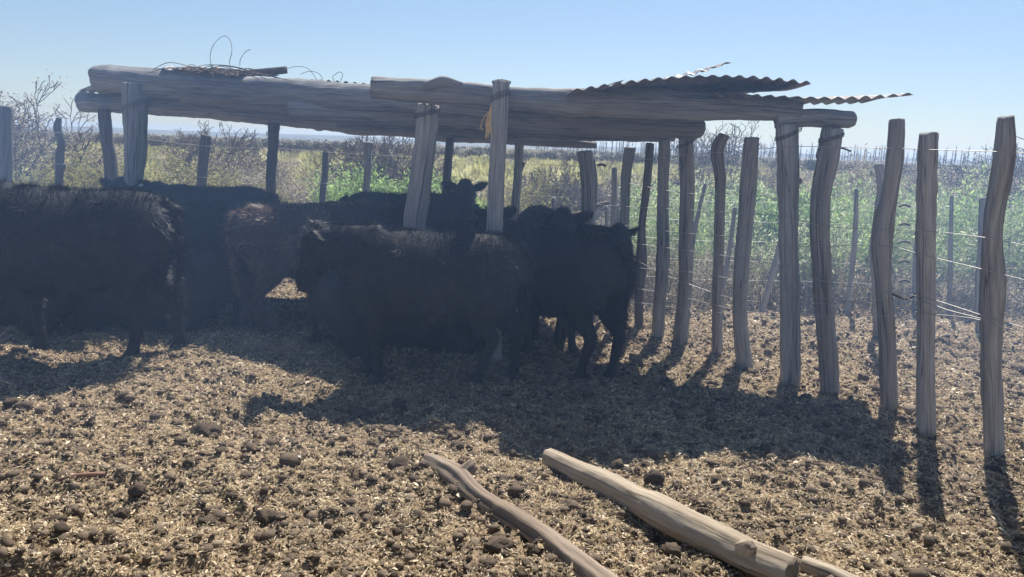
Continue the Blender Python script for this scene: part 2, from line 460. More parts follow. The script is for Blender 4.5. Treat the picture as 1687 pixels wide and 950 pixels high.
# long straws
x, y = sample_ground(600, 1.8, 8.5, 14, 1.0)
n = len(x); L = rng.uniform(0.05, 0.14, n)
V, Fq, tn = flakes(x, y, ground_z(x, y) + 0.012 + rng.uniform(0, 0.02, n), L, np.full(n, 0.0035), np.clip(rng.normal(0.85, 0.15, n), 0, 1), 0.22, 15)
tag(mesh_np('long_straw', V, Fq, M_LITTER, None, False, shade=tn), kind='stuff', label='long pale straws lying on the corral floor')
def ico(sub):
    import bmesh
    bm = bmesh.new(); bmesh.ops.create_icosphere(bm, subdivisions=sub, radius=1.0)
    V = np.array([v.co[:] for v in bm.verts]); Fa = np.array([[v.index for v in f.verts] for f in bm.faces]); bm.free()
    return V, Fa
def clods(name, n, y0, y1, size, sub, seed, label, pw=1.0, sink=0.15, thr=0.0, sq=0.6):
    r_ = np.random.default_rng(seed)
    bv, bf = ico(sub)
    x, y = sample_ground(n, y0, y1, seed, pw)
    if thr:
        k = vnoise(x * 1.7, y * 1.7, 31) > thr; x, y = x[k], y[k]
    n = len(x)
    s = r_.lognormal(math.log(size), 0.42, n)
    sc = np.stack([s * r_.uniform(0.8, 1.4, n), s * r_.uniform(0.7, 1.1, n), s * r_.uniform(sq * 0.6, sq * 1.4, n)], -1)
    ph = r_.uniform(0, 6.28, (n, 6)); a = r_.uniform(0, 6.28, n)
    P = np.broadcast_to(bv, (n,) + bv.shape).copy()
    q = P * 2.1 + ph[:, None, :3] * 3
    k = 0.55 + 1.0 * vnoise(q[..., 0] + q[..., 2] * 0.7, q[..., 1] - q[..., 2] * 0.5, seed)
    if sub > 1: k = k + 0.65 * (vnoise(q[..., 0] * 2.7 + q[..., 2] * 2, q[..., 1] * 2.7 + q[..., 2], seed + 1) - 0.5)
    k = k + r_.normal(0, 0.10 if sub < 3 else 0.06, P.shape[:2])
    P = P * k[..., None] * sc[:, None, :]
    X = P[..., 0] * np.cos(a)[:, None] - P[..., 1] * np.sin(a)[:, None]
    Y = P[..., 0] * np.sin(a)[:, None] + P[..., 1] * np.cos(a)[:, None]
    z0 = ground_z(x, y) + sc[:, 2] * (1 - 2 * sink) * 0.6
    V = np.stack([X + x[:, None], Y + y[:, None], P[..., 2] + z0[:, None]], -1).reshape(-1, 3)
    T = (bf[None] + (np.arange(n) * len(bv))[:, None, None]).reshape(-1, 3)
    tn = np.repeat(np.clip(r_.normal(0.5 if sub < 2 else 0.3, 0.22, n), 0, 1 if sub < 2 else 0.6), len(bv))
    return tag(mesh_np(name, V, None, M_CLOD, None, False, tris=T, shade=tn), kind='stuff', label=label)
clods('small_clods', 42000, 1.7, 9.0, 0.0105, 1, 41, 'small crumbs of dry dung and earth over the corral floor', 1.2)
clods('dung_clods', 2700, 1.8, 9.0, 0.016, 2, 42, 'fist sized lumps of dry dung scattered on the corral floor', 0.9, thr=0.42)
clods('dung_heaps', 110, 1.9, 8.5, 0.030, 3, 43, 'larger dark lumps of trampled dung on the corral floor', 0.8, thr=0.5, sq=0.35, sink=0.3)

# ------------------------------------------------------------------ single stones and clods that stand out
def stone(u, v, wpx, hpx, label, seed, cat='clod'):
    bv, bf = ico(3); g = G(u, v); s = px(g.y) * 1.02
    r_ = np.random.default_rng(seed)
    q = bv * 1.9 + seed * 5.3
    k = 0.55 + 0.75 * vnoise(q[:, 0] + q[:, 2] * .7, q[:, 1] - q[:, 2] * .5, seed) + 0.5 * vnoise(q[:, 0] * 3 + q[:, 2] * 2, q[:, 1] * 3 + q[:, 2], seed + 1) + r_.normal(0, 0.04, len(bv))
    P = bv * k[:, None] * np.array([wpx / 2 * s, wpx / 2 * s * 0.85, hpx / 2 * s])
    o = mesh_np('dung_clod' if cat == 'clod' else 'stone', P, None, M_CLOD, None, True, tris=bf, shade=np.full(len(bv), r_.uniform(0.05, 0.35)))
    o.location = (g.x, g.y, gz(g.x, g.y) + hpx / 2 * s * 0.7)
    tag(o, label, cat, 'loose lumps lying on the corral floor')
stone(1077, 806, 27, 26, 'round dark lump beside the upper end of the right fallen log', 3, 'stone')
stone(202, 850, 22, 20, 'rounded grey lump standing alone in the lower left foreground', 5, 'stone')
stone(136, 762, 30, 15, 'flat brown lump left of the reddish stick on the corral floor', 6)
stone(228, 822, 24, 20, 'dark crumbly lump just right of the reddish stick', 7)
stone(510, 668, 14, 17, 'upright little lump near the shadow edge left of the logs', 8)
stone(660, 768, 34, 22, 'dark lump touching the left end of the left fallen log', 9)
stone(437, 852, 28, 22, 'jagged dark lump in the foreground straw between stick and left log', 10)
stone(1105, 922, 30, 26, 'dark lump in the hollow between the two fallen logs', 11)
stone(340, 712, 40, 24, 'broad dark lump in front of the near dark cow shadow', 12)
stone(820, 918, 44, 22, 'broad low lump close to the left fallen log at the bottom edge', 13)
stone(1660, 835, 30, 16, 'flat lump beside the rightmost fence post shadow', 14)
stone(935, 846, 28, 18, 'lumpy clod midway between the two fallen logs', 15)

# ------------------------------------------------------------------ fallen logs and stick
def ground_log(name, pts, mat, label, seed, stubs=(), **kw):
    P4 = []
    for (u, v, w) in pts:
        g = G(u, v); r_ = w / 2 * px(g.y) * 1.02
        P4.append((g.x, g.y + r_ * 0.35, (gz(g.x, g.y) * 0.3 if w > 15 else gz(g.x, g.y) + 0.012) + r_ * 0.85, r_))
    base = Vector(P4[len(P4) // 2][:3]); base.z = 0
    P4 = [(a - base.x, b - base.y, c, d) for a, b, c, d in P4]
    ex = []
    for (k, dx, dy, dz, r1, r2) in stubs:
        a, b, c, d = P4[k]
        ex.append([(a, b, c, r1), (a + dx * 0.5, b + dy * 0.5, c + dz * 0.5, (r1 + r2) / 2), (a + dx, b + dy, c + dz, r2)])
    o = log_obj(name, P4, mat, None, extra=ex, seed=seed, **kw)
    o.location = base
    return tag(o, label, 'log')
ground_log('fallen_log', [(704, 774, 26), (728, 790, 31), (752, 806, 38), (790, 836, 31), (850, 878, 35), (905, 916, 40), (965, 963, 46), (1040, 1022, 50)], M_LOGD,
           'left fallen log, thinner and bumpy with a knot near its upper end', 21, stubs=[(2, 0.07, 0.05, 0.05, 0.04, 0.028)], step=0.012, n=30, rough=0.13, crack=0.16)
ground_log('fallen_log', [(903, 761, 29), (950, 789, 36), (1010, 824, 43), (1052, 848, 46), (1085, 868, 57), (1165, 911, 60), (1225, 938, 60), (1306, 975, 58)], M_LOG,
           'long thick right fallen log with a short broken stub, starting in the shed shadow', 22, stubs=[(6, 0.0, -0.07, 0.08, 0.06, 0.02)], step=0.012, n=32, rough=0.06, crack=0.13)
ground_log('fallen_log', [(1325, 948, 34), (1390, 978, 38), (1450, 1010, 40)], M_LOG,
           'short log piece with a sawn end at the bottom edge of the picture', 24, step=0.012, n=28, rough=0.05, crack=0.12)
ground_log('fallen_stick', [(98, 812, 8), (130, 808, 9), (172, 803, 9)], M_RED, 'thin reddish stick lying in the straw at lower left', 25, n=8, step=0.02)

# ------------------------------------------------------------------ posts
def post_pts(pts, depth):
    return [(*D(u, v, depth), w / 2 * px(depth) * 0.95) for u, v, w in pts]
def post(parent, pts, mat=M_POST, depth=None, seed=0, name='post', stubs=(), label=None, crack=0.12, rough=0.055, extra_posts=()):
    """pts from the top down: photo x, y, width; the last one is where it meets the ground"""
    if depth is None:
        depth = G(pts[-1][0], pts[-1][1]).y
    P4 = post_pts(pts, depth)
    b = P4[-1]
    sl = ((P4[-1][0] - P4[-2][0]), (P4[-1][1] - P4[-2][1]))
    P4.append((b[0] + sl[0] * 0.1, b[1], min(b[2], 0) - 0.14, b[3] * 1.02))
    ex = [post_pts(e, depth + de) for e, de in extra_posts]
    for (k, du, dv, w1, w2) in stubs:
        u, v, w = pts[k]
        ex.append(post_pts([(u, v, w1), (u + du * .6, v + dv * .6, (w1 + w2) / 2), (u + du, v + dv, w2)], depth))
    o = log_obj(name, P4, mat, parent, extra=ex, seed=seed, rough=rough, crack=crack, n=22)
    if label: o['label'] = label
    return o, depth

shed = tag(empty('cattle_shed'), 'low open shelter of rough logs roofed with old corrugated iron over the cattle', 'shed')
fence = tag(empty('post_fence'), 'corral fence of thick upright trunks running away on the right with slack wires', 'fence')
back = tag(empty('post_fence'), 'far corral fence of thin uneven posts behind the cattle on the left', 'fence')
outer = tag(empty('wire_fence'), 'outer fence of thin leaning stakes in the green weeds on the right', 'fence')
for e_ in (shed, fence, back, outer): e_.location = (0, 0, 0)

# shed front posts
post(shed, [(221, 138, 36), (221, 200, 34), (219, 290, 30), (217, 420, 32), (215, 570, 36)], depth=7.0, seed=1, extra_posts=[([(236, 150, 14), (234, 250, 15), (228, 300, 15), (224, 420, 16), (224, 555, 18)], 0.15)])
post(shed, [(705, 172, 37), (700, 240, 37), (689, 330, 38), (684, 378, 38), (680, 560, 40)], M_PALE, depth=5.7, seed=2, crack=0.2, extra_posts=[([(690, 150, 14), (694, 230, 16), (690, 330, 16)], 0.06)])
post(shed, [(826, 134, 26), (823, 200, 27), (818, 300, 29), (815, 378, 30), (812, 560, 32)], M_PALE, depth=5.35, seed=3, crack=0.16)
fr1, dfr1 = post(shed, [(1297, 205, 38), (1298, 300, 33), (1300, 420, 33), (1302, 520, 32), (1301, 628, 33)], seed=4, crack=0.25, stubs=[(1, 22, -2, 14, 9)])
fr2, dfr2 = post(shed, [(1371, 212, 34), (1362, 270, 34), (1352, 340, 32), (1353, 430, 33), (1362, 540, 33), (1366, 640, 33)], M_BROWNW, seed=5)
# shed rear posts
post(shed, [(171, 182, 20), (176, 230, 20), (184, 290, 21), (192, 450, 24)], M_DARKW, depth=9.0, seed=6)
post(shed, [(451, 203, 19), (449, 260, 17), (446, 320, 17), (443, 480, 18)], M_DARKW, depth=8.4, seed=7)
post(shed, [(742, 228, 14), (738, 270, 14), (735, 318, 15), (732, 480, 17)], M_DARKW, depth=8.0, seed=8)
post(shed, [(855, 236, 16), (853, 290, 15), (848, 365, 16), (845, 500, 18)], depth=7.6, seed=9, stubs=[(1, 10, -22, 8, 6)])
post(shed, [(1131, 222, 25), (1132, 300, 25), (1129, 400, 24), (1128, 470, 24), (1121, 563, 27)], M_BROWNW, seed=10)
post(shed, [(1094, 230, 19), (1092, 320, 20), (1092, 420, 22), (1083, 558, 22)], seed=11, crack=0.22)

# right fence posts
FP = []
def fpost(pts, **kw):
    o, d = post(fence, pts, **kw); FP.append((pts, d)); return o
fpost([(1657, 193, 25), (1656, 235, 32), (1649, 290, 33), (1636, 380, 30), (1634, 470, 38), (1634, 600, 34), (1637, 755, 34)], mat=M_POST, seed=31, crack=0.18)
fpost([(1530, 219, 31), (1527, 330, 31), (1525, 450, 30), (1524, 570, 30), (1526, 710, 33)], mat=M_GREYW, seed=32)
fpost([(1478, 197, 25), (1474, 255, 27), (1464, 330, 26), (1453, 390, 34), (1456, 470, 27), (1462, 560, 27), (1464, 675, 29)], mat=M_BROWNW, seed=33)
fpost([(1238, 227, 24), (1233, 300, 27), (1227, 380, 27), (1222, 450, 27), (1220, 530, 25), (1226, 602, 28)], mat=M_GREYW, seed=34)
fpost([(1193, 222, 18), (1181, 248, 22), (1186, 300, 18), (1185, 400, 18), (1182, 480, 18), (1181, 578, 18)], mat=M_BROWNW, seed=35)
fpost([(1071, 236, 14), (1065, 310, 14), (1058, 370, 13), (1057, 430, 20), (1053, 480, 16), (1053, 546, 16)], mat=M_DARKW, seed=36, stubs=[(3, -12, -8, 7, 5)])
fpost([(1038, 243, 20), (1031, 300, 17), (1028, 400, 17), (1027, 470, 17), (1024, 541, 18)], seed=37)
fpost([(962, 249, 26), (968, 300, 24), (969, 350, 24), (970, 532, 26)], seed=38, crack=0.25, extra_posts=[([(976, 262, 10), (979, 300, 12), (978, 345, 12)], 0.03)])
fpost([(1012, 276, 9), (1012, 330, 10), (1008, 430, 11), (1008, 535, 12)], depth=7.0, seed=39)
# leftovers tied behind the fence
post(fence, [(1447, 270, 14), (1452, 300, 15), (1449, 330, 13), (1438, 410, 12), (1443, 470, 13), (1446, 540, 16)], depth=6.6, seed=40, name='post')
post(fence, [(1620, 326, 12), (1617, 400, 13), (1614, 470, 13), (1614, 540, 14)], depth=6.9, seed=41, name='post')
post(fence, [(999, 340, 6), (1000, 420, 7), (1001, 530, 7)], depth=7.1, seed=42, name='stake')
post(fence, [(1017, 338, 7), (1016, 420, 7), (1013, 530, 8)], depth=7.1, seed=43, name='stake')
log_obj('rail', post_pts([(925, 358, 6), (960, 350, 8), (985, 338, 8), (1003, 334, 7)], 7.2), M_DARKW, fence, seed=44, n=10)
# outer fence stakes
post(outer, [(1411, 311, 7), (1408, 400, 8), (1400, 470, 9), (1394, 536, 9)], depth=7.5, seed=51, name='stake')
post(outer, [(1568, 322, 6), (1566, 400, 7), (1565, 470, 8), (1564, 530, 9)], depth=7.6, seed=52, name='stake')
post(outer, [(1162, 303, 6), (1152, 345, 7), (1141, 400, 8), (1136, 470, 8), (1132, 536, 8)], depth=7.3, seed=53, name='stake')
post(outer, [(1211, 342, 7), (1205, 390, 8), (1195, 450, 8), (1180, 530, 9)], depth=7.4, seed=54, name='stake')
post(outer, [(1287, 385, 6), (1276, 440, 11), (1262, 490, 10), (1248, 536, 12)], depth=7.4, seed=55, name='stake')
post(outer, [(1508, 400, 6), (1506, 470, 7), (1505, 532, 7)], depth=7.6, seed=56, name='stake')
# far fence on the left
BP = []
def bpost(pts, d, **kw):
    o, dd = post(back, pts, depth=d, **kw); BP.append((pts, dd)); return o
bpost([(8, 175, 21), (8, 230, 22), (7, 300, 22), (5, 450, 24)], 8.8, mat=M_DARKW, seed=61)
bpost([(98, 194, 9), (95, 212, 13), (101, 235, 11), (97, 258, 14), (97, 290, 12), (94, 430, 16)], 9.4, mat=M_DARKW, seed=62, rough=0.16, stubs=[(4, 10, -20, 8, 6)])
bpost([(340, 223, 17), (336, 260, 17), (331, 310, 17), (327, 450, 18)], 9.4, mat=M_DARKW, seed=63)
bpost([(190, 262, 6), (192, 290, 6), (196, 420, 7)], 9.2, seed=64)
bpost([(537, 247, 10), (535, 290, 11), (531, 330, 11), (528, 450, 12)], 9.0, mat=M_DARKW, seed=65)
bpost([(606, 234, 20), (606, 246, 15), (606, 280, 13), (602, 320, 12), (598, 362, 12), (594, 470, 14)], 8.8, seed=66)
bpost([(912, 326, 7), (912, 350, 8), (912, 450, 9)], 8.4, seed=67)

# ------------------------------------------------------------------ wires
def Fd(u, v, d): return tuple(D(u, v, d))
wl = []
# strands along the right fence, following the posts
def strand(vs, dd=-0.09):
    P = []
    for (u, v, d) in vs: P.append(Fd(u, v, d + dd))
    return P
dR = dict(a=3.87, b=4.25, c=4.61, e=dfr2, f=dfr1, g=5.52, h=5.92, i=6.15, j=6.22, k=6.42, l=6.6)
def strands_obj(parent, lines, mat, r):
    for P in lines: wires_obj('wire', [P], r, mat, parent)
fl = [
 strand([(1760, 254, 3.6), (1655, 250, 3.87), (1527, 246, 4.25), (1475, 244, 4.61), (1365, 242, 5.0), (1300, 241, 5.15), (1237, 247, 5.5), (1130, 255, 6.1), (1030, 266, 6.5), (965, 272, 6.9)]),
 strand([(1760, 420, 3.6), (1634, 393, 3.87), (1525, 380, 4.25), (1455, 378, 4.61), (1352, 372, 5.0), (1300, 357, 5.15), (1230, 352, 5.5), (1130, 345, 6.1), (1030, 340, 6.5), (965, 335, 6.9)]),
 strand([(1760, 480, 3.6), (1634, 447, 3.87), (1525, 421, 4.25), (1455, 404, 4.61), (1352, 406, 5.0), (1300, 404, 5.15), (1222, 390, 5.5), (1128, 384, 6.1), (1027, 371, 6.5)]),
 strand([(1760, 560, 3.6), (1634, 524, 3.87), (1525, 490, 4.25), (1457, 480, 4.61), (1352, 462, 5.0), (1300, 440, 5.15), (1222, 425, 5.5), (1128, 412, 6.1), (1027, 398, 6.5)]),
 strand([(1455, 494, 4.61), (1353, 499, 5.0), (1300, 499, 5.15), (1222, 494, 5.5), (1182, 484, 5.9), (1128, 465, 6.1), (1090, 450, 6.35), (1057, 433, 6.4), (1030, 420, 6.5)]),
 strand([(1760, 600, 3.6), (1634, 532, 3.87), (1525, 516, 4.25), (1457, 506, 4.61), (1352, 490, 5.0), (1300, 478, 5.15), (1222, 462, 5.5), (1128, 447, 6.1), (1027, 440, 6.5)]),
 strand([(1460, 520, 4.61), (1353, 520, 5.0), (1300, 517, 5.15), (1222, 512, 5.5), (1128, 490, 6.1), (1027, 470, 6.5)]),
 strand([(1352, 560, 5.0), (1315, 527, 5.15), (1230, 520, 5.5), (1128, 508, 6.1), (1027, 495, 6.5)]),
 strand([(1352, 332, 5.0), (1316, 334, 5.15), (1230, 320, 5.5), (1128, 318, 6.1), (1027, 300, 6.5)]),
 strand([(1480, 489, 4.6), (1505, 494, 4.4), (1530, 499, 4.2), (1560, 510, 4.1), (1634, 529, 3.87)], -0.12),
 strand([(1634, 529, 3.87), (1700, 565, 3.9)], -0.12),
]
strands_obj(fence, fl, M_WIRE, 0.002)
wires_obj('wire_splice', [strand([(1470, 484, 4.6), (1490, 492, 4.5), (1503, 489, 4.45), (1507, 484, 4.4)], -0.12)], 0.0065, M_RUST, fence, 0.02)
wires_obj('wire_splice', [strand([(985, 272, 6.75), (992, 270, 6.7), (998, 273, 6.7)], -0.08)], 0.014, M_RUST, fence, 0.02)
ol = []
for dz in (0.35, 0.55, 0.75, 0.95, 1.15):
    ol.append([(0.9, 7.55, dz), (1.9, 7.5, dz - 0.02), (3.0, 7.5, dz), (4.4, 7.6, dz - 0.01), (6.5, 7.7, dz)])
strands_obj(outer, ol, M_WIRE, 0.0015)
for v in (338, 369, 398, 430, 462):       # dark twisted ties hanging one under another between the stakes
    wires_obj('wire_tie', [[Fd(1481, v + 2, 7.3), Fd(1488, v - 1, 7.3), Fd(1494, v, 7.3), Fd(1499, v + 2, 7.3)]], 0.013, M_RUST, outer, 0.03)
bl = []
for k, dv in enumerate((0, 52)):
    bl.append([Fd(-60, 214 + dv, 9.0), Fd(97, 218 + dv, 9.3), Fd(187, 223 + dv, 9.1), Fd(336, 240 + dv, 9.3), Fd(449, 244 + dv, 8.9), Fd(535, 250 + dv, 8.9), Fd(604, 254 + dv, 8.8), Fd(738, 262 + dv, 8.3), Fd(853, 269 + dv, 7.9), Fd(965, 274 + dv, 7.0)])
strands_obj(back, bl, M_WIRE, 0.0026)

# ------------------------------------------------------------------ shed beams and roof
def beam(pts, mat, seed, n=24, rough=0.05, crack=0.06, name='beam', extra=(), label=None):
    P4 = [(*D(u, v, d), w / 2 * px(d)) for u, v, w, d in pts]
    ex = [[(*D(u, v, d), w / 2 * px(d)) for u, v, w, d in e] for e in extra]
    o = log_obj(name, P4, mat, shed, extra=ex, seed=seed, n=n, rough=rough, crack=crack, step=0.04)
    if label: o['label'] = label
    return o
beam([(160, 128, 36, 7.3), (185, 131, 43, 7.25), (240, 136, 46, 7.1), (400, 149, 47, 6.85), (520, 156, 44, 6.6), (640, 162, 42, 6.3), (760, 172, 40, 5.9), (818, 178, 36, 5.75)], M_BEAM, 71)
beam([(613, 145, 34, 5.6), (700, 148, 38, 5.6), (760, 153, 36, 5.55), (850, 162, 36, 5.45), (960, 168, 44, 5.38), (1080, 172, 48, 5.3), (1200, 175, 42, 5.25), (1270, 180, 36, 5.2), (1320, 183, 30, 5.15)], M_BEAM, 72, extra=[[(700, 142, 14, 5.5), (722, 137, 20, 5.5), (734, 134, 17, 5.5), (760, 140, 10, 5.5)]])
beam([(1278, 198, 26, dfr1 + .02), (1330, 193, 30, 5.15), (1390, 197, 28, dfr2), (1403, 197, 26, dfr2), (1407, 197, 16, dfr2)], M_BEAM, 73, label='short beam capping the two front right posts')
beam([(135, 168, 30, 9.2), (240, 172, 32, 9.0), (420, 186, 32, 8.6), (600, 205, 32, 8.3), (740, 218, 28, 8.1), (860, 228, 22, 7.8), (982, 239, 10, 7.5)], M_BEAM, 74, label='long rear beam, tapering to the right')
beam([(560, 196, 30, 7.4), (760, 206, 34, 7.1), (900, 212, 36, 6.8), (1040, 216, 34, 6.5), (1112, 222, 20, 6.35)], M_BEAM, 75)
beam([(480, 178, 34, 6.6), (720, 190, 38, 6.5), (900, 200, 38, 6.4), (1040, 207, 36, 6.25), (1120, 211, 33, 6.15), (1148, 211, 33, 6.1), (1157, 212, 26, 6.1), (1160, 212, 12, 6.1)], M_BEAM, 76, label='beam with a rounded end above the corner post')
beam([(300, 154, 30, 7.0), (600, 182, 32, 6.9), (840, 196, 30, 6.7)], M_BEAM, 77)

def sheet(nl, nr, rl, rr, bow=(0, 0), period=0.088, amp=0.009, seed=0, name='roof_sheet', curl=0.0, label=None):
    """nl.. = corners near-left, near-right, rear-left, rear-right as world points; ridges run near to rear"""
    nl, nr, rl, rr = [np.array(p, float) for p in (nl, nr, rl, rr)]
    r_ = np.random.default_rng(seed)
    Wm = np.linalg.norm(nr - nl); n1 = int(Wm / period * 8); n2 = 14
    s = np.linspace(0, 1, n1 + 1); t = np.linspace(0, 1, n2 + 1)
    S_, T_ = np.meshgrid(s, t)
    P = (nl * (1 - S_[..., None]) + nr * S_[..., None]) * (1 - T_[..., None]) + (rl * (1 - S_[..., None]) + rr * S_[..., None]) * T_[..., None]
    wav = amp * np.sin(S_ * Wm / period * 2 * math.pi) * (1 + 0.25 * np.sin(S_ * 9 + seed))
    dent = 0.012 * np.sin(S_ * 5 + seed) * np.sin(T_ * 6 + seed * 2)
    P[..., 2] += wav + dent + bow[0] * np.sin(math.pi * S_) * (1 - T_) + bow[1] * np.sin(math.pi * T_) + curl * np.clip(S_ - 0.7, 0, 1) ** 2 * 11
    P[0, :, 1] += r_.normal(0, 0.004, n1 + 1)
    top = P.reshape(-1, 3); bot = top - np.array([0, 0, 0.0022])
    V = np.vstack([top, bot]); N = len(top); w = n1 + 1
    i = np.arange(n2)[:, None] * w; j = np.arange(n1)[None, :]
    q = np.stack([i + j, i + j + 1, i + w + j + 1, i + w + j], -1).reshape(-1, 4)
    Fs = [q, q[:, ::-1] + N]
    e1 = np.arange(n1); Fs.append(np.stack([e1 + 1, e1, e1 + N, e1 + 1 + N], -1))
    e2 = e1 + n2 * w; Fs.append(np.stack([e2, e2 + 1, e2 + 1 + N, e2 + N], -1))
    f1 = np.arange(n2) * w; Fs.append(np.stack([f1, f1 + w, f1 + w + N, f1 + N], -1))
    f2 = f1 + n1; Fs.append(np.stack([f2 + w, f2, f2 + N, f2 + w + N], -1))
    o = mesh_np(name, V, np.vstack(Fs), M_SHEET, shed, True)
    if label: o['label'] = label
    return o
def lashing(u, v, d, w, drop, turns=3, tilt=0.5):
    P = []
    c = D(u, v, d); r0_ = w / 2 * px(d) * 1.08
    for k in range(turns * 10 + 1):
        a = k / 10 * 2 * math.pi
        P.append((c.x + math.cos(a) * r0_, c.y + math.sin(a) * r0_, c.z + math.cos(a) * r0_ * tilt - drop * k / (turns * 10)))
    wires_obj('lashing', [P], 0.0028, M_RUST, shed, 0.03)
lashing(1299, 216, dfr1, 37, 0.03); lashing(1370, 222, dfr2, 35, 0.03, 3, 0.35); lashing(704, 182, 5.7, 38, 0.04, 4, 0.3)
lashing(825, 150, 5.35, 28, 0.05, 4, 0.4); lashing(1131, 232, 6.15, 27, 0.03); lashing(228, 168, 6.98, 44, 0.05, 4, 0.4); lashing(450, 212, 8.4, 20, 0.04)
# flat-lying sheets, overlapping, from left to right
sheet(D(190, 117, 7.4), D(420, 128, 6.85), D(127, 152, 9.35), D(400, 172, 8.8), seed=1)
sheet(D(405, 128, 6.87), D(640, 140, 6.3), D(385, 170, 8.85), D(640, 188, 8.6), seed=2)
sheet(D(625, 139, 6.28), D(850, 150, 5.75), D(620, 187, 8.55), D(820, 207, 8.1), seed=3)
sheet(D(835, 150, 5.6), D(1010, 154, 5.5), D(800, 205, 8.0), D(985, 226, 7.5), seed=4)
sheet(D(990, 154, 5.5), D(1180, 156, 5.4), D(960, 213, 7.0), D(1120, 200, 6.3), seed=5)
sheet(D(945, 149, 5.0), D(1336, 138, 5.0), D(900, 170, 6.0), D(1240, 154, 6.1), bow=(0.075, 0), seed=6, label='warped roof sheet lifting above the front beam')
sheet(D(1175, 158, 5.05), D(1505, 152, 5.0), D(1130, 170, 6.2), D(1420, 167, 6.2), bow=(-0.02, 0), seed=7, label='roof sheet sticking out past the right end of the beam')
sheet(D(1030, 139, 5.5), D(1205, 100, 5.5), D(1045, 140, 5.9), D(1190, 106, 5.95), bow=(-0.04, 0), seed=8, label='torn strip of sheet curling up above the roof')
sheet(D(265, 113, 6.9), D(400, 120, 6.7), D(275, 109, 7.5), D(430, 118, 7.3), seed=9, amp=0.014, period=0.14, label='loose short piece of sheet under the wire')
sheet(D(945, 146, 5.2), D(1028, 133, 5.2), D(930, 150, 5.6), D(1010, 145, 5.6), seed=10, amp=0.001, bow=(-0.02, 0), curl=0.0, label='flat bent scrap of sheet left of the warped one')

# things lying on the roof
o = log_obj('short_log', [(*D(395, 121, 6.0), 0.024), (*D(430, 119, 6.0), 0.028), (*D(472, 115, 6.0), 0.030)], M_DARKW, None, seed=81, n=14)
tag(o, 'short dark log end lying on the roof beside the tangled wire', 'log')
r_ = np.random.default_rng(5)
tl = []
for k in range(46):
    u0 = r_.uniform(290, 430); v0 = 117 + (u0 - 290) * 0.055 - abs(r_.normal(0, 4)); L_ = r_.uniform(40, 110)
    tl.append([Fd(u0 - L_ / 2, v0 + r_.uniform(-2, 4), 6 + r_.uniform(-.2, .2)), Fd(u0 - L_ / 5, v0 - r_.uniform(0, 9), 6 + r_.uniform(-.2, .2)),
               Fd(u0 + L_ / 5, v0 - r_.uniform(0, 6) + 2, 6 + r_.uniform(-.2, .2)), Fd(u0 + L_ / 2, v0 + 5 + r_.uniform(-2, 3), 6 + r_.uniform(-.2, .2))])
o = wires_obj('wire_tangle', tl, 0.0028, M_RUST, None, 0.03)
tag(o, 'flat tangle of old wire heaped on the roof beside the short log', 'wire')
o = wires_obj('wire_loop', [[Fd(350, 113, 6), Fd(346, 95, 6), Fd(350, 77, 6.05), (Fd(361, 63, 6.05)), Fd(372, 59, 6), Fd(380, 68, 6), Fd(382, 85, 5.95), Fd(378, 102, 6), Fd(380, 113, 6)]], 0.0024, M_RUST, None, 0.03)
tag(o, 'tall loop of thin wire standing up from the roof against the sky', 'wire')
o = wires_obj('wire_end', [[Fd(395, 108, 6), Fd(396, 98, 6), Fd(402, 88, 6), Fd(406, 84, 6), Fd(413, 81, 6)]], 0.0026, M_RUST, None, 0.02)
tag(o, 'short crooked wire end rising just right of the tall loop', 'wire')
o = wires_obj('wire_arc', [[Fd(472, 113, 6), Fd(490, 109, 6), Fd(508, 113, 6), Fd(522, 131, 6)], [Fd(495, 122, 6), Fd(510, 117, 6), Fd(526, 121, 6), Fd(532, 132, 6)]], 0.0022, M_RUST, None, 0.03)
tag(o, 'two low arcs of wire curving down right of the short log', 'wire')
o = wires_obj('wire_loop', [[Fd(551, 134, 5.8), Fd(548, 126, 5.8), Fd(553, 122, 5.8), Fd(559, 118, 5.8), Fd(565, 122, 5.8), Fd(563, 128, 5.8), Fd(561, 134, 5.8)]], 0.0024, M_RUST, None, 0.02)
tag(o, 'tiny bent wire loop alone on the front beam', 'wire')
o = log_obj('wood_chip', [(*D(812, 136, 5.35), 0.014), (*D(826, 134, 5.35), 0.018), (*D(840, 136, 5.35), 0.012)], M_DARKW, None, seed=83, n=10)
tag(o, 'flat wood chip lying on top of the middle post', 'wood chip')
# straw wisp and cords on the shed posts
M_STRAW = simple('orange_straw', (0.72, 0.48, 0.20), 0.8)
wl = []
for k in range(16):
    u = 805 + r_.uniform(-3, 4)
    wl.append([Fd(809, 172 + r_.uniform(-2, 12), 5.2), Fd(u + r_.uniform(-2, 2), 195, 5.18), Fd(u + r_.uniform(-4, 3), 215 + r_.uniform(-8, 16), 5.18)])
wl += [[Fd(808, 182, 5.2), Fd(798, 192, 5.18), Fd(793, 203, 5.18), Fd(790, 212, 5.18)], [Fd(795, 198, 5.18), Fd(792, 206, 5.18), Fd(794, 214, 5.18)]]
o = wires_obj('straw_wisp', wl, 0.0035, M_STRAW, None, 0.05)
tag(o, 'orange wisp of dry straw hanging from the middle post of the shed', 'straw')
o = wires_obj('cord', [[Fd(1353, 222, 4.95), Fd(1356, 235, 4.95), Fd(1347, 246, 4.95), Fd(1345, 260, 4.95)]], 0.005, M_RUST, None, 0.04)
tag(o, 'short dark cord hanging on the left side of the last shed post', 'cord')
o = wires_obj('cord', [[Fd(1384, 243, 4.95), Fd(1392, 245, 4.95), Fd(1402, 249, 4.95)]], 0.006, M_RUST, None, 0.04)
tag(o, 'dark wire end poking out right of the last shed post', 'cord')

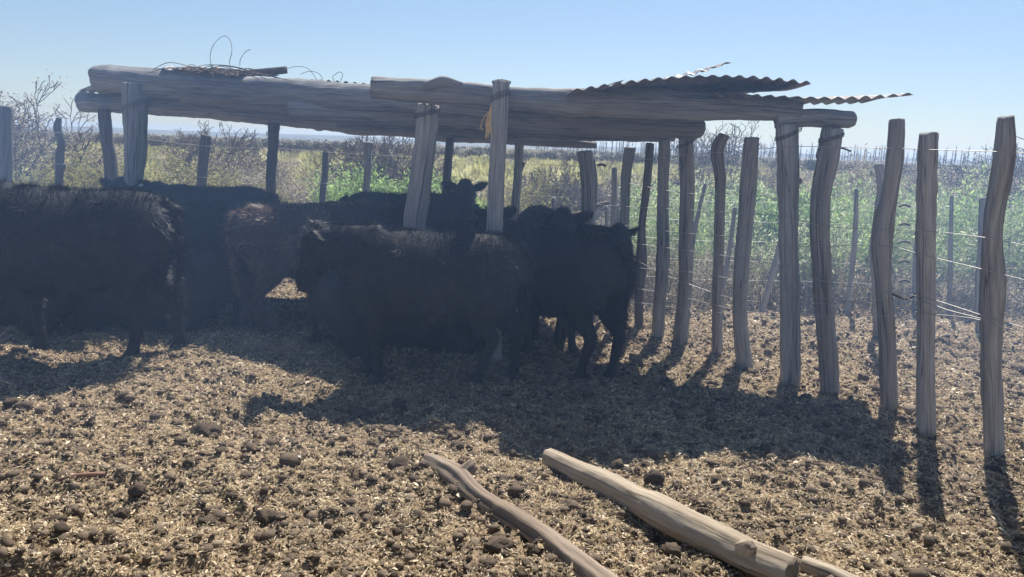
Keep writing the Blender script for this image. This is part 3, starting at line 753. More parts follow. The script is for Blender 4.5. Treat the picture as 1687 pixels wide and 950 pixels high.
# ------------------------------------------------------------------ cattle
def hide_mat(name, a, b, c, sheen=0.3):
    m, nt, bs = new_mat(name)
    tc = nt.nodes.new('ShaderNodeTexCoord')
    n = noise(nt, tc.outputs['Object'], 5, 5, 0.6)
    rp = ramp(nt, n.outputs[0], [(0.3, a), (0.5, b), (0.72, c)])
    nt.links.new(rp.outputs[0], bs.inputs['Base Color'])
    bs.inputs['Roughness'].default_value = 0.75
    bs.inputs['Specular IOR Level'].default_value = 0.25
    n2 = noise(nt, tc.outputs['Object'], 70, 4, 0.7)
    bp = bump(nt, n2.outputs[0], 0.6, 0.01); nt.links.new(bp.outputs[0], bs.inputs['Normal'])
    return m
def fur_mat(name, stops, tr=0.25):
    m = tone_mat(name, stops, tr * 0.5, 0.5, 0.4)
    return m
HIDE = {'black': hide_mat('black_hide', (0.018, 0.018, 0.020), (0.028, 0.027, 0.029), (0.045, 0.040, 0.040)),
        'brown': hide_mat('brown_hide', (0.03, 0.018, 0.014), (0.055, 0.032, 0.025), (0.09, 0.055, 0.042)),
        'dun': hide_mat('dark_brown_hide', (0.016, 0.0145, 0.014), (0.025, 0.022, 0.021), (0.04, 0.034, 0.031))}
FUR = {'black': fur_mat('black_fur', [(0, (0.009, 0.009, 0.010)), (0.7, (0.018, 0.018, 0.020)), (1, (0.07, 0.067, 0.070))]),
       'brown': fur_mat('brown_fur', [(0, (0.035, 0.019, 0.015)), (0.65, (0.085, 0.048, 0.036)), (1, (0.38, 0.25, 0.18))]),
       'dun': fur_mat('dark_brown_fur', [(0, (0.010, 0.009, 0.009)), (0.72, (0.022, 0.019, 0.018)), (1, (0.13, 0.10, 0.08))])}
M_HOOF = simple('dusty_hoof', (0.05, 0.042, 0.038), 0.6)
M_EYE = simple('dark_eye', (0.01, 0.008, 0.008), 0.1)
M_TAG = simple('pale_ear_tag', (0.62, 0.66, 0.52), 0.5)
def loft(st, n=16):
    """st rows: x,y,z, half width, half height ; sections upright, perpendicular to the path; closed rounded ends"""
    st = np.array(st, float)
    S = spline(st, 0.05)
    C = S[:, :3]; m = len(C)
    T = np.gradient(C, axis=0); T /= np.linalg.norm(T, axis=1)[:, None] + 1e-9
    up = np.array([0, 0, 1.0]) if abs(T[:, 2]).mean() < 0.75 else np.array([1.0, 0, 0])
    side = np.cross(np.broadcast_to(up, T.shape), T); side /= np.linalg.norm(side, axis=1)[:, None] + 1e-9
    U = np.cross(T, side)
    th = np.linspace(0, 2 * math.pi, n, endpoint=False)
    V = C[:, None] + (S[:, 3:4] * np.cos(th))[..., None] * side[:, None] + (S[:, 4:5] * np.sin(th))[..., None] * U[:, None]
    V = V.reshape(-1, 3)
    i = np.arange(m - 1)[:, None] * n; j = np.arange(n)[None, :]; j2 = (j + 1) % n
    Fq = np.stack([i + j, i + j2, i + n + j2, i + n + j], -1).reshape(-1, 4)
    e0, e1 = len(V), len(V) + 1
    r0_, r1_ = min(S[0, 3], S[0, 4]), min(S[-1, 3], S[-1, 4])
    V = np.vstack([V, C[0] - T[0] * r0_ * 0.5, C[-1] + T[-1] * r1_ * 0.5])
    q = np.arange(n); q2 = (q + 1) % n
    Tn = np.vstack([np.stack([q2, q, np.full(n, e0)], -1), np.stack([(m - 1) * n + q, (m - 1) * n + q2, np.full(n, e1)], -1)])
    return V, Fq, Tn
def fuse(parts, voxel, smooth_it):
    Vs, Fs, Ts, off = [], [], [], 0
    for V, Fq, T in parts:
        Vs.append(V); Fs.append(Fq + off); Ts.append(T + off); off += len(V)
    tmp = mesh_np('tmp_body', np.vstack(Vs), np.vstack(Fs), None, None, True, tris=np.vstack(Ts))
    md = tmp.modifiers.new('r', 'REMESH'); md.mode = 'VOXEL'; md.voxel_size = voxel; md.use_smooth_shade = True
    sm = tmp.modifiers.new('s', 'SMOOTH'); sm.factor = 0.5; sm.iterations = smooth_it
    bpy.context.view_layer.update()
    dg = bpy.context.evaluated_depsgraph_get()
    me = bpy.data.meshes.new_from_object(tmp.evaluated_get(dg))
    old = tmp.data
    bpy.data.objects.remove(tmp); bpy.data.meshes.remove(old)
    return me
def fur_on(me, count, length, seed, mat, parent, tone_mu=0.45, lie=0.75, top_extra=1.0):
    me.calc_loop_triangles()
    nt_ = len(me.loop_triangles); tri = np.empty(nt_ * 3, np.int32); me.loop_triangles.foreach_get('vertices', tri); tri = tri.reshape(-1, 3)
    co = np.empty(len(me.vertices) * 3, np.float32); me.vertices.foreach_get('co', co); co = co.reshape(-1, 3)
    a, b, c = co[tri[:, 0]], co[tri[:, 1]], co[tri[:, 2]]
    N = np.cross(b - a, c - a); ar = np.linalg.norm(N, axis=1); N = N / (ar[:, None] + 1e-12)
    w = ar * (1 + top_extra * np.clip(N[:, 2], 0, 1) * (a[:, 2] > 0.6)) * np.where(a[:, 2] < 0.12, 0.4, 1)
    r_ = np.random.default_rng(seed)
    k = r_.choice(nt_, count, p=w / w.sum())
    u, v = r_.uniform(0, 1, count), r_.uniform(0, 1, count); f = u + v > 1; u[f] = 1 - u[f]; v[f] = 1 - v[f]
    P = a[k] + (b[k] - a[k]) * u[:, None] + (c[k] - a[k]) * v[:, None]; Nn = N[k]
    # coat lies backward and down, with curls from clump noise
    cl = np.stack([vnoise(P[:, 0] * 14 + P[:, 1] * 9, P[:, 2] * 14, s_) - 0.5 for s_ in (71, 72, 73)], -1)
    flow = np.array([-0.75, 0, -0.45]) + cl * 1.9 + r_.normal(0, 0.22, (count, 3))
    flow -= Nn * np.sum(flow * Nn, 1)[:, None]
    d = flow * lie + Nn * (0.55 + 0.35 * r_.uniform(0, 1, count))[:, None]
    d /= np.linalg.norm(d, axis=1)[:, None]
    L = length * r_.lognormal(0, 0.3, count) * np.where(P[:, 2] < 0.35, 0.65, 1.0)
    side = np.cross(d, Nn); side /= np.linalg.norm(side, axis=1)[:, None] + 1e-9
    wd = 0.0018 + 0.0010 * r_.uniform(0, 1, count)
    tip = P + d * L[:, None] + flow * (L * 0.25)[:, None]
    base = P - Nn * 0.004
    V = np.stack([base - side * wd[:, None], base + side * wd[:, None], tip], 1).reshape(-1, 3)
    T = np.arange(count * 3).reshape(-1, 3)
    tn = np.repeat(np.clip(r_.normal(tone_mu, 0.22, count) + cl[:, 0] * 0.4, 0, 1), 3)
    return mesh_np('shaggy_coat', V, None, mat, parent, False, tris=T, shade=tn)
def ear_mesh(L, W):
    t = np.linspace(0, 1, 9); prof = np.sin(np.clip(t * 0.93 + 0.07, 0, 1) * math.pi) ** 0.6 * W / 2 * (1 - 0.15 * t)
    st = [(0, 0, ti * L, max(p, 0.008), 0.012) for ti, p in zip(t, prof)]
    S = np.array(st); n = 12; th = np.linspace(0, 2 * math.pi, n, endpoint=False)
    V = np.stack([np.stack([p * np.cos(th), 0.011 * np.sin(th) + 0.35 * (p * np.cos(th)) ** 2 / (W / 2), np.full(n, z)], -1) for _, _, z, p, _ in st]).reshape(-1, 3)
    m = len(t); i = np.arange(m - 1)[:, None] * n; j = np.arange(n)[None, :]; j2 = (j + 1) % n
    Fq = np.stack([i + j, i + j2, i + n + j2, i + n + j], -1).reshape(-1, 4)
    e0 = len(V); V = np.vstack([V, [[0, 0, -0.01]], [[0, 0, L + 0.006]]])
    q = np.arange(n); q2 = (q + 1) % n
    T = np.vstack([np.stack([q2, q, np.full(n, e0)], -1), np.stack([(m - 1) * n + q, (m - 1) * n + q2, np.full(n, e0 + 1)], -1)])
    return V, Fq, T
def cow(hind, heading, height, label, coat='black', neck=(0.30, 0.16), head_yaw=0, head_pitch=-25, stride=(0, 0, 0, 0),
        fur=9000, fur_len=0.03, seed=0, tail_swing=0.0, tagged=False, ears=(1, 1), tone=0.45, fat=1.0, neck_yaw=0, lying=False):
    """hind = world (x,y) midway between the hind feet. heading in degrees, 0 = +x, 90 = away from the photographer.
    neck = forward reach, rise of the poll relative to the withers. stride = foot shifts: near fore, off fore, near hind, off hind"""
    k = height / 1.24
    h = R(heading); dirv = Vector((math.cos(h), math.sin(h)))
    root = empty('cow', (hind[0] + dirv.x * 0.52 * k, hind[1] + dirv.y * 0.52 * k, 0), h)
    if lying: root.location.z = -0.46 * k
    root['label'] = label; root['category'] = 'cow'; root['group'] = 'cattle crowded under the shed'
    parts = []
    f = fat
    trunk = [(-0.735, 0, 1.00, 0.06, 0.10), (-0.70, 0, 0.985, 0.15 * f, 0.18), (-0.58, 0, 0.955, 0.225 * f, 0.245), (-0.40, 0, 0.92, 0.25 * f, 0.285),
             (-0.15, 0, 0.845, 0.295 * f, 0.35), (0.10, 0, 0.825, 0.305 * f, 0.37), (0.32, 0, 0.84, 0.275 * f, 0.37), (0.48, 0, 0.885, 0.225 * f, 0.32), (0.60, 0, 0.90, 0.16 * f, 0.24), (0.66, 0, 0.90, 0.10, 0.15)]
    parts.append(loft(trunk, 22))
    ny = R(neck_yaw)
    wz = 1.13
    poll = np.array([0.50 + neck[0] * math.cos(ny), neck[0] * math.sin(ny) * 1.2, wz + neck[1]])
    parts.append(loft([(0.38, 0, 0.98, 0.17, 0.25), (0.52, 0, 0.99, 0.155, 0.235), ((0.52 + poll[0]) / 2 + 0.02, poll[1] * 0.45, (0.99 + poll[2]) / 2 - 0.01, 0.115, 0.175), (poll[0] - 0.02, poll[1], poll[2] - 0.06, 0.10, 0.125)], 18))
    # head
    yw = ny + R(head_yaw); pt = R(head_pitch)
    hd = np.array([math.cos(yw) * math.cos(pt), math.sin(yw) * math.cos(pt), math.sin(pt)])
    hu = np.array([-math.cos(yw) * math.sin(pt), -math.sin(yw) * math.sin(pt), math.cos(pt)])
    hs = np.cross(hu, hd)
    def hp(a, b, c): return poll + hd * a + hs * b + hu * c
    hst = [(-0.07, 0.02, 0.07, 0.07), (-0.02, 0.015, 0.105, 0.105), (0.07, -0.01, 0.12, 0.125), (0.15, -0.03, 0.105, 0.12), (0.24, -0.045, 0.08, 0.10), (0.33, -0.055, 0.07, 0.08), (0.39, -0.06, 0.078, 0.075), (0.43, -0.065, 0.06, 0.055)]
    parts.append(loft([(*(hp(a, 0, c)), w_, h_) for a, c, w_, h_ in hst], 18))
    parts.append(loft([(*hp(-0.09, 0, 0.05), 0.06, 0.05), (*hp(0.0, 0, 0.085), 0.075, 0.055), (*hp(0.07, 0, 0.08), 0.05, 0.04)], 12))   # fuzzy crown
    # legs
    feet = []
    if lying:
        for sy in (-1, 1):
            parts.append(loft([(0.42, sy * 0.15, 0.80, 0.10, 0.14), (0.50, sy * 0.20, 0.60, 0.07, 0.09), (0.58, sy * 0.22, 0.52, 0.05, 0.05), (0.45, sy * 0.24, 0.50, 0.04, 0.04), (0.34, sy * 0.24, 0.50, 0.04, 0.04)], 14)); feet.append((0.32, sy * 0.24))
            parts.append(loft([(-0.50, sy * 0.14, 0.90, 0.12, 0.18), (-0.42, sy * 0.22, 0.70, 0.10, 0.15), (-0.25, sy * 0.27, 0.56, 0.07, 0.08), (-0.45, sy * 0.28, 0.51, 0.05, 0.05), (-0.30, sy * 0.30, 0.50, 0.04, 0.04)], 14)); feet.append((-0.27, sy * 0.30))
    for q, (sy, dx) in enumerate(() if lying else ((-1, stride[0]), (1, stride[1]))):
        lift = 0.0
        st = [(0.40, sy * 0.13, 0.88, 0.10, 0.15), (0.42, sy * 0.155, 0.70, 0.085, 0.125), (0.38 + dx * 0.3, sy * 0.15, 0.54, 0.065, 0.085), (0.405 + dx * 0.62, sy * 0.145, 0.38, 0.050, 0.055),
              (0.405 + dx * 0.72, sy * 0.14, 0.31, 0.042, 0.045), (0.40 + dx * 0.92, sy * 0.135, 0.15, 0.036, 0.038), (0.41 + dx, sy * 0.135, 0.085, 0.045, 0.047), (0.43 + dx, sy * 0.135, 0.045, 0.043, 0.048)]
        parts.append(loft(st, 14)); feet.append((0.435 + dx, sy * 0.135))
    for q, (sy, dx) in enumerate(() if lying else ((-1, stride[2]), (1, stride[3]))):
        st = [(-0.50, sy * 0.11, 0.98, 0.12, 0.17), (-0.49, sy * 0.155, 0.82, 0.125, 0.20), (-0.45 + dx * 0.2, sy * 0.165, 0.66, 0.10, 0.165), (-0.50 + dx * 0.4, sy * 0.15, 0.52, 0.068, 0.09),
              (-0.595 + dx * 0.6, sy * 0.14, 0.41, 0.048, 0.062), (-0.575 + dx * 0.75, sy * 0.135, 0.30, 0.040, 0.046), (-0.555 + dx * 0.95, sy * 0.13, 0.15, 0.037, 0.040), (-0.545 + dx, sy * 0.13, 0.085, 0.045, 0.048), (-0.525 + dx, sy * 0.13, 0.045, 0.043, 0.048)]
        parts.append(loft(st, 14)); feet.append((-0.52 + dx, sy * 0.13))
    parts = [(V * k, Fq, T) for V, Fq, T in parts]
    me = fuse(parts, 0.017, 5)
    me.name = 'body'; me.materials.clear(); me.materials.append(HIDE[coat])
    body = link(bpy.data.objects.new('body', me), root)
    me.polygons.foreach_set('use_smooth', np.ones(len(me.polygons), bool))
    if fur:
        fur_on(me, fur, fur_len * k, seed + 3, FUR[coat], root, tone)
    # ears
    for sy in (-1, 1):
        if not ears[0 if sy < 0 else 1]: continue
        V, Fq, T = ear_mesh(0.17 * k, 0.105 * k)
        out = hs * sy * 0.93 + hu * 0.22 - hd * 0.22
        out /= np.linalg.norm(out)
        fx = hd - out * np.dot(hd, out); fx /= np.linalg.norm(fx); zz = np.cross(out, hu * 1.0); zz /= np.linalg.norm(zz)
        wv = np.cross(fx, out)
        # local x -> hu-ish (broad side faces forward), y -> forward, z -> out
        Mx = np.stack([wv, fx, out], 0)
        base = hp(-0.01, sy * 0.088, 0.03) * k
        em = V @ Mx + base
        e = mesh_np('ear', em, Fq, HIDE[coat], root, True, tris=T)
        if fur:
            ef = fur_on(e.data, 700, 0.026, seed + 9 + sy, FUR[coat], e, tone + 0.1, lie=0.5)
            ef.name = 'ear_fringe'
        if tagged and sy == 1:
            bv, bf = ico(2)
            mesh_np('ear_tag', (bv * np.array([0.012, 0.028, 0.026])) @ Mx + base + out * 0.10 + fx * 0.03, None, M_TAG, e, True, tris=bf)
    for sy in (-1, 1):
        bv, bf = ico(2)
        mesh_np('eye', (bv * 0.019 + hp(0.115, sy * 0.103, 0.015)) * k, None, M_EYE, root, True, tris=bf)
    # hooves
    for fx_, fy_ in feet:
        st = []
        zo = 0.45 if lying else 0.0
        V, Fq, T = loft([(fx_ - 0.012, fy_, 0.075, 0.040, 0.044), (fx_ - 0.002, fy_, 0.04, 0.046, 0.054), (fx_ + 0.006, fy_, 0.006, 0.050, 0.062)], 14)
        mesh_np('hoof', (V + np.array([0, 0, zo])) * k, Fq, M_HOOF, root, True, tris=T)
    # tail
    ts = tail_swing
    tp = [(-0.68, 0, 1.13, 0.035), (-0.735, ts * 0.15, 1.06, 0.030), (-0.765, ts * 0.3, 0.92, 0.024), (-0.745, ts * 0.7, 0.70, 0.020), (-0.715, ts, 0.55, 0.024), (-0.70, ts * 1.1, 0.45, 0.028), (-0.695, ts * 1.15, 0.34, 0.010)]
    Vt, Ft, Tt, Gt = log_mesh([(a * k, b * k, c * k, r1 * k) for a, b, c, r1 in tp], n=10, step=0.03, rough=0.05, crack=0, seed=seed)
    tl_ = mesh_np('tail', Vt, Ft, HIDE[coat], root, True, tris=Tt)
    if fur:
        w2 = fur_on(tl_.data, 1600, 0.05 * k, seed + 5, FUR[coat], tl_, tone + 0.15, lie=1.1); w2.name = 'tail_hair'
    return root
def hz(u, v, y): return D(u, v, y).z
g1 = G(240, 592); g4 = G(812, 642); g7 = G(985, 634)
cow((g1.x, g1.y + 0.05), 181, hz(230, 300, g1.y) * 0.985, 'large black shaggy cow at far left seen from the side, walking out of the frame', 'black', (0.40, -0.05), 5, -30, (-0.08, 0.15, -0.14, 0.07), 30000, 0.036, 1, tail_swing=-0.10, tone=0.5, fat=1.05)
cow((g4.x, g4.y + 0.08), 176, 1.075, 'dark brown woolly calf in the front middle with its low rounded ear to the left', 'black', (0.34, -0.02), 10, -62, (0.10, -0.05, -0.12, 0.14), 28000, 0.036, 2, tone=0.6, fat=1.0)
cow((g7.x, g7.y + 0.04), 136, 1.055, 'black calf at the right of the herd seen from behind at an angle', 'black', (0.24, 0.10), 0, -30, (0.0, 0.12, -0.02, 0.10), 24000, 0.028, 3, tone=0.4, fat=0.95)
cow((D(882, 470, 6.6).x, 6.75), 278, 1.12, 'black cow whose crown and two ears rise above the backs right of the middle post', 'black', (0.22, 0.02), -4, -35, (0, 0, 0, 0), 9000, 0.028, 4)
cow((D(775, 470, 5.75).x, 5.80), -6, 1.06, 'black cow at the right edge of the herd with its head turned to the posts', 'black', (0.30, -0.03), -50, -55, (0.05, -0.1, 0.1, 0), 12000, 0.026, 5)
cow((D(597, 400, 7.3).x, 7.3), 14, 1.15, 'black cow standing at the rear between the two pale posts, head raised', 'black', (0.08, 0.10), -95, -25, (0, 0.05, 0, 0.05), 9000, 0.034, 6)
cow((D(432, 420, 5.95).x, 5.92), 24, 1.11, 'reddish brown cow with a sunlit woolly back left of centre', 'brown', (0.30, -0.09), 5, -25, (0.05, -0.04, 0.04, -0.08), 22000, 0.036, 7, tone=0.6, tail_swing=0.1, fat=1.05)
cow((D(420, 400, 7.1).x, 7.1), 186, 1.17, 'dark cow with a pale ear tag looking out behind the big left cow', 'black', (0.24, 0.0), 80, -20, (0, 0.05, 0, 0), 9000, 0.028, 8, tagged=True, tone=0.5)
cow((D(215, 430, 6.0).x, 6.0), 176, 1.04, 'brown calf half hidden behind the belly of the big left cow', 'dun', (0.26, -0.10), 0, -40, (0.05, 0, 0, 0.06), 9000, 0.03, 9, fat=1.1)
cow((D(760, 430, 5.95).x, 6.0), 184, 1.03, 'dark calf squeezed behind the woolly front calf, only its back and an ear showing', 'dun', (0.24, -0.08), 20, -25, (0, 0.08, 0.04, 0), 9000, 0.030, 10)
cow((D(322, 430, 6.5).x, 6.45), 80, 1.02, 'dark calf seen from behind between the big left cow and the reddish one', 'black', (0.26, -0.30), 0, -50, (0, 0.06, 0.03, 0), 12000, 0.030, 11, fat=1.2)
cow((D(610, 430, 6.6).x, 6.3), 100, 1.02, 'dark calf facing away behind the head of the woolly front calf', 'black', (0.26, -0.20), 0, -40, (0, 0, 0, 0), 8000, 0.030, 13, fat=1.1)
cow((D(345, 430, 6.0).x, 6.0), 182, 1.12, 'calf lying in the shade seen between the hind legs of the big left cow', 'dun', (0.26, -0.2), 0, -40, (0, 0, 0, 0), 9000, 0.030, 14, lying=True, fat=1.1)
cow((D(120, 430, 5.85).x, 5.86), 178, 1.15, 'calf lying in the shade under the line of the big left cow belly', 'dun', (0.26, -0.2), 0, -40, (0, 0, 0, 0), 9000, 0.030, 15, lying=True, fat=1.1)
cow((D(560, 430, 5.5).x, 5.55), 6, 1.12, 'added dark calf lying to fill the deep shade behind the legs of the woolly front calf', 'black', (0.26, -0.2), 0, -40, (0, 0, 0, 0), 7000, 0.030, 16, lying=True, fat=1.1)  # added animal: keeps the gap under the front calf dark, hides pale post feet
cow((D(395, 430, 6.6).x, 6.7), 4, 1.06, 'black calf standing behind the legs of the reddish cow', 'black', (0.26, -0.25), 0, -45, (0.05, 0, 0, 0.08), 8000, 0.030, 17, fat=1.15)

# ------------------------------------------------------------------ vegetation
def twig_bush(seed, height, spread, depth_=4, stems=7, r0=0.012, droop=0.0, upright=0.6, leaf=None, rmin=0.002):
    """branching twigs as 3-sided sticks -> verts, quads, tone, tips"""
    r_ = random.Random(seed)
    segs = []; tips = []
    def grow(p, d, L, r, lev):
        n = 3
        for q in range(n):
            d2 = (d + Vector((r_.gauss(0, .22), r_.gauss(0, .22), r_.gauss(0, .16) - droop))).normalized()
            p2 = p + d2 * (L / n); r2 = r * (0.86 if q < n - 1 else 0.75)
            segs.append((p.copy(), p2.copy(), r, r2)); p, d, r = p2, d2, r2
            if lev < depth_ and r_.random() < 0.55:
                s_ = Vector((r_.gauss(0, 1), r_.gauss(0, 1), r_.gauss(0.1, .7))).normalized()
                grow(p.copy(), (d * 0.6 + s_ * 0.7).normalized(), L * r_.uniform(.45, .7), r * 0.6, lev + 1)
        if lev < depth_:
            for _ in range(2):
                s_ = Vector((r_.gauss(0, 1), r_.gauss(0, 1), r_.gauss(0.1, .7))).normalized()
                grow(p.copy(), (d + s_ * 0.6).normalized(), L * r_.uniform(.5, .75), r * 0.7, lev + 1)
        else:
            tips.append(p.copy())
    for s in range(stems):
        a = r_.uniform(0, 6.28); t = r_.uniform(0.1, 1) * spread
        d = Vector((math.cos(a) * t, math.sin(a) * t, upright)).normalized()
        grow(Vector((math.cos(a) * .05, math.sin(a) * .05, -0.05)), d, height * r_.uniform(.40, .55), r0, 0)
    n = len(segs)
    A = np.array([s[0][:] for s in segs]); B = np.array([s[1][:] for s in segs]); r1 = np.array([s[2] for s in segs]); r2 = np.array([s[3] for s in segs])
    zmax = B[:, 2].max(); sc = height / zmax
    A *= sc; B *= sc
    T = B - A; T /= np.linalg.norm(T, axis=1)[:, None] + 1e-9
    s1 = np.cross(T, [0.3, 0.5, 0.8]); s1 /= np.linalg.norm(s1, axis=1)[:, None] + 1e-9; s2 = np.cross(T, s1)
    V = []
    for P, rr in ((A, r1), (B, r2)):
        for th in (0, 2.09, 4.19):
            V.append(P + (s1 * math.cos(th) + s2 * math.sin(th)) * np.maximum(rr, rmin)[:, None])
    V = np.stack(V, 1).reshape(-1, 3)
    b = np.arange(n)[:, None] * 6
    Fq = np.concatenate([b + np.array([q, (q + 1) % 3, 3 + (q + 1) % 3, 3 + q]) for q in range(3)], 0)
    tn = np.repeat(np.random.default_rng(seed).uniform(0.1, 0.9, n), 6)
    return V, Fq, tn, np.array([t[:] for t in tips]) * sc, r1
def leaf_cloud(P, per, size, spread, seed, asp=0.45, up=0.0):
    r_ = np.random.default_rng(seed); n = len(P) * per
    C = np.repeat(P, per, 0) + r_.normal(0, spread, (n, 3))
    d = r_.normal(0, 1, (n, 3)); d[:, 2] += up; d /= np.linalg.norm(d, axis=1)[:, None]
    s = np.cross(d, r_.normal(0, 1, (n, 3))); s /= np.linalg.norm(s, axis=1)[:, None]
    L = size * r_.lognormal(0, 0.3, n)
    V = np.stack([C, C + d * (L * .5)[:, None] + s * (L * asp / 2)[:, None], C + d * L[:, None], C + d * (L * .5)[:, None] - s * (L * asp / 2)[:, None]], 1).reshape(-1, 3)
    Fq = np.arange(n * 4).reshape(-1, 4)
    tn = np.repeat(np.clip(r_.normal(0.5, 0.22, n), 0, 1), 4)
    return V, Fq, tn
def bush_proto(name, seed, height, spread, leafmat=None, per=3, lsize=0.03, lspread=0.05, **kw):
    V, Fq, tn, tips, r1 = twig_bush(seed, height, spread, **kw)
    thick = np.repeat(r1 > np.quantile(r1, 0.90), 1)
    n = len(r1); quads = Fq.reshape(3, n, 4)
    root = empty(name)
    a = quads[:, thick].reshape(-1, 4); b = quads[:, ~thick].reshape(-1, 4)
    def sub(nm, q):
        idx = np.unique(q); mp = np.full(len(V), -1); mp[idx] = np.arange(len(idx))
        return mesh_np(nm, V[idx], mp[q], M_TWIG, root, False, shade=tn[idx])
    sub('trunk', a)
    cr = sub('crown', b)
    if leafmat is not None:
        LV, LF, lt = leaf_cloud(tips, per, lsize, lspread, seed + 1)
        mesh_np('foliage', LV, LF, leafmat, root, False, shade=lt)
    return root
def copy_thing(src, loc, rz, sc, label):
    r = src.copy(); COL.objects.link(r); r.location = loc; r.rotation_euler = (0, 0, rz); r.scale = (sc,) * 3; r['label'] = label
    for ch in src.children:
        c = ch.copy(); COL.objects.link(c); c.parent = r
    return r
def place(src, items, cat, group):
    first = True
    for (u, v_top, depth, hh, label) in items:
        # v_top: photo row of its top; depth: metres; hh: nominal height of the source
        P = D(u, v_top, depth); z0 = gz(P.x, depth)
        s = (P.z - z0) / hh
        if first:
            src.location = (P.x, depth, z0); src.scale = (s,) * 3; src.rotation_euler = (0, 0, u * 0.7); src['label'] = label
            src['category'] = cat; src['group'] = group; first = False
        else:
            o = copy_thing(src, (P.x, depth, z0), u * 0.7, s, label)
bA = bush_proto('bare_bush', 1, 2.0, 0.7, None, depth_=4, stems=16, r0=0.03, upright=0.9, rmin=0.007)
place(bA, [(350, 196, 19, 2.0, 'bare grey bush under the roof beside the dark post left of centre'),
           (668, 214, 17, 2.0, 'bare grey bush showing behind the left pale shed post'),
           (600, 208, 18, 2.0, 'bare branching bush rising behind the forked far post'),
           (905, 262, 15, 2.0, 'bare bush between the middle post and the fence corner'),
           (960, 282, 14, 2.0, 'small dark bare bush right behind the corner post'),
           (1095, 290, 12.5, 2.0, 'bare bush behind the split post at the fence corner')], 'bush', 'bare bushes beyond the fence')
bB = bush_proto('bare_tree', 2, 3.0, 0.5, None, depth_=4, stems=9, upright=1.1, r0=0.04, rmin=0.0065)
place(bB, [(1198, 188, 14, 3.0, 'bare small tree with upright twigs behind the crooked fence post'),
           (1690, 208, 13, 3.0, 'bare tree cut by the right edge of the picture')], 'tree', 'bare trees beyond the fence')
bC = bush_proto('shrubby_tree', 3, 2.8, 0.8, M_DRYLEAF, per=6, lsize=0.035, lspread=0.06, depth_=4, stems=14, r0=0.05, upright=0.9, rmin=0.0075)
place(bC, [(-30, 112, 13, 2.8, 'tall thin-leaved shrub against the sky at the left edge')], 'tree', None)
del bC['group']
bD = bush_proto('dry_shrub', 4, 1.8, 1.0, M_DRYLEAF, per=4, lsize=0.06, lspread=0.10, depth_=4, stems=7, r0=0.02, rmin=0.004)
dl = [(1275, 268, 17, 'between the slanting fence post and the right shed post'), (1335, 262, 16, 'between the two right shed posts'), (1400, 258, 15, 'right of the last shed post'), (1440, 252, 20, 'behind the kinked fence post'),
      (1500, 262, 16, 'between the kinked post and the straight post'), (1560, 260, 15, 'just right of the straight post'), (1600, 266, 18, 'left of the rightmost post'), (1672, 272, 14, 'right of the rightmost post'),
      (1160, 285, 15, 'left of the crooked fence post'), (1040, 272, 17, 'behind the leaning corner post'), (1005, 300, 15, 'behind the rail at the fence corner'),
      (472, 252, 15, 'right of the thin rear shed post'), (500, 262, 13, 'left of the small dark far post'), (385, 240, 17, 'left of the thin rear shed post'), (640, 255, 19, 'right of the forked far post')]
place(bD, [(u, v, d, 1.8, 'dry grey-brown shrub ' + t) for u, v, d, t in dl], 'shrub', 'dry shrubs beyond the fence')
bG = bush_proto('dead_bush', 8, 0.9, 1.3, None, depth_=3, stems=9, r0=0.013, upright=0.5, rmin=0.0028)
place(bG, [(1262, 400, 7.9, 0.9, 'leafless dead bush at ground level between the slanting post and the right shed post'),
           (1335, 415, 7.9, 0.9, 'leafless dead bush between the two right shed posts'),
           (1405, 405, 8.0, 0.9, 'leafless dead bush behind the thin stake right of the last shed post'),
           (1500, 425, 8.0, 0.9, 'leafless dead bush left of the straight fence post'),
           (1590, 440, 7.9, 0.9, 'leafless dead bush left of the rightmost post'),
           (1160, 440, 8.0, 0.9, 'leafless dead bush left of the crooked fence post')], 'bush', 'dead bushes at the foot of the weeds')
bE = bush_proto('green_shrub', 5, 1.35, 0.8, M_WEED, per=11, lsize=0.05, lspread=0.06, depth_=4, stems=8, upright=1.0)
place(bE, [(575, 282, 10.2, 1.35, 'bright green shrub between the small dark far post and the forked one'),
           (635, 272, 10.6, 1.35, 'bright green shrub between the forked far post and the pale shed post'),
           (728, 288, 10.0, 1.35, 'bright green shrub just right of the left pale shed post'),
           (1285, 300, 9.6, 1.35, 'green shrub between the slanting post and the right shed post')], 'shrub', 'green shrubs beyond the fence')
bF = bush_proto('olive_shrub', 6, 1.1, 1.0, M_OLIVE, per=5, lsize=0.045, lspread=0.07, depth_=4, stems=8)
place(bF, [(90, 258, 12, 1.1, 'olive shrub behind the thin crooked far post'), (150, 250, 14, 1.1, 'olive shrub left of the leaning rear shed post'),
           (270, 262, 12.5, 1.1, 'yellow-olive shrub right of the left shed posts'), (380, 276, 12, 1.1, 'olive shrub behind the reddish cow'),
           (45, 270, 11.5, 1.1, 'olive shrub right of the leftmost post'), (880, 290, 14, 1.1, 'olive shrub right of the middle post')], 'shrub', 'olive shrubs beyond the far fence')

def merged(name, src_parts, mat, label):
    Vs, Fs, ts, off = [], [], [], 0
    for V, Fq, t in src_parts:
        Vs.append(V); Fs.append(Fq + off); ts.append(t); off += len(V)
    return tag(mesh_np(name, np.vstack(Vs), np.vstack(Fs), mat, None, False, shade=np.concatenate(ts)), kind='stuff', label=label)
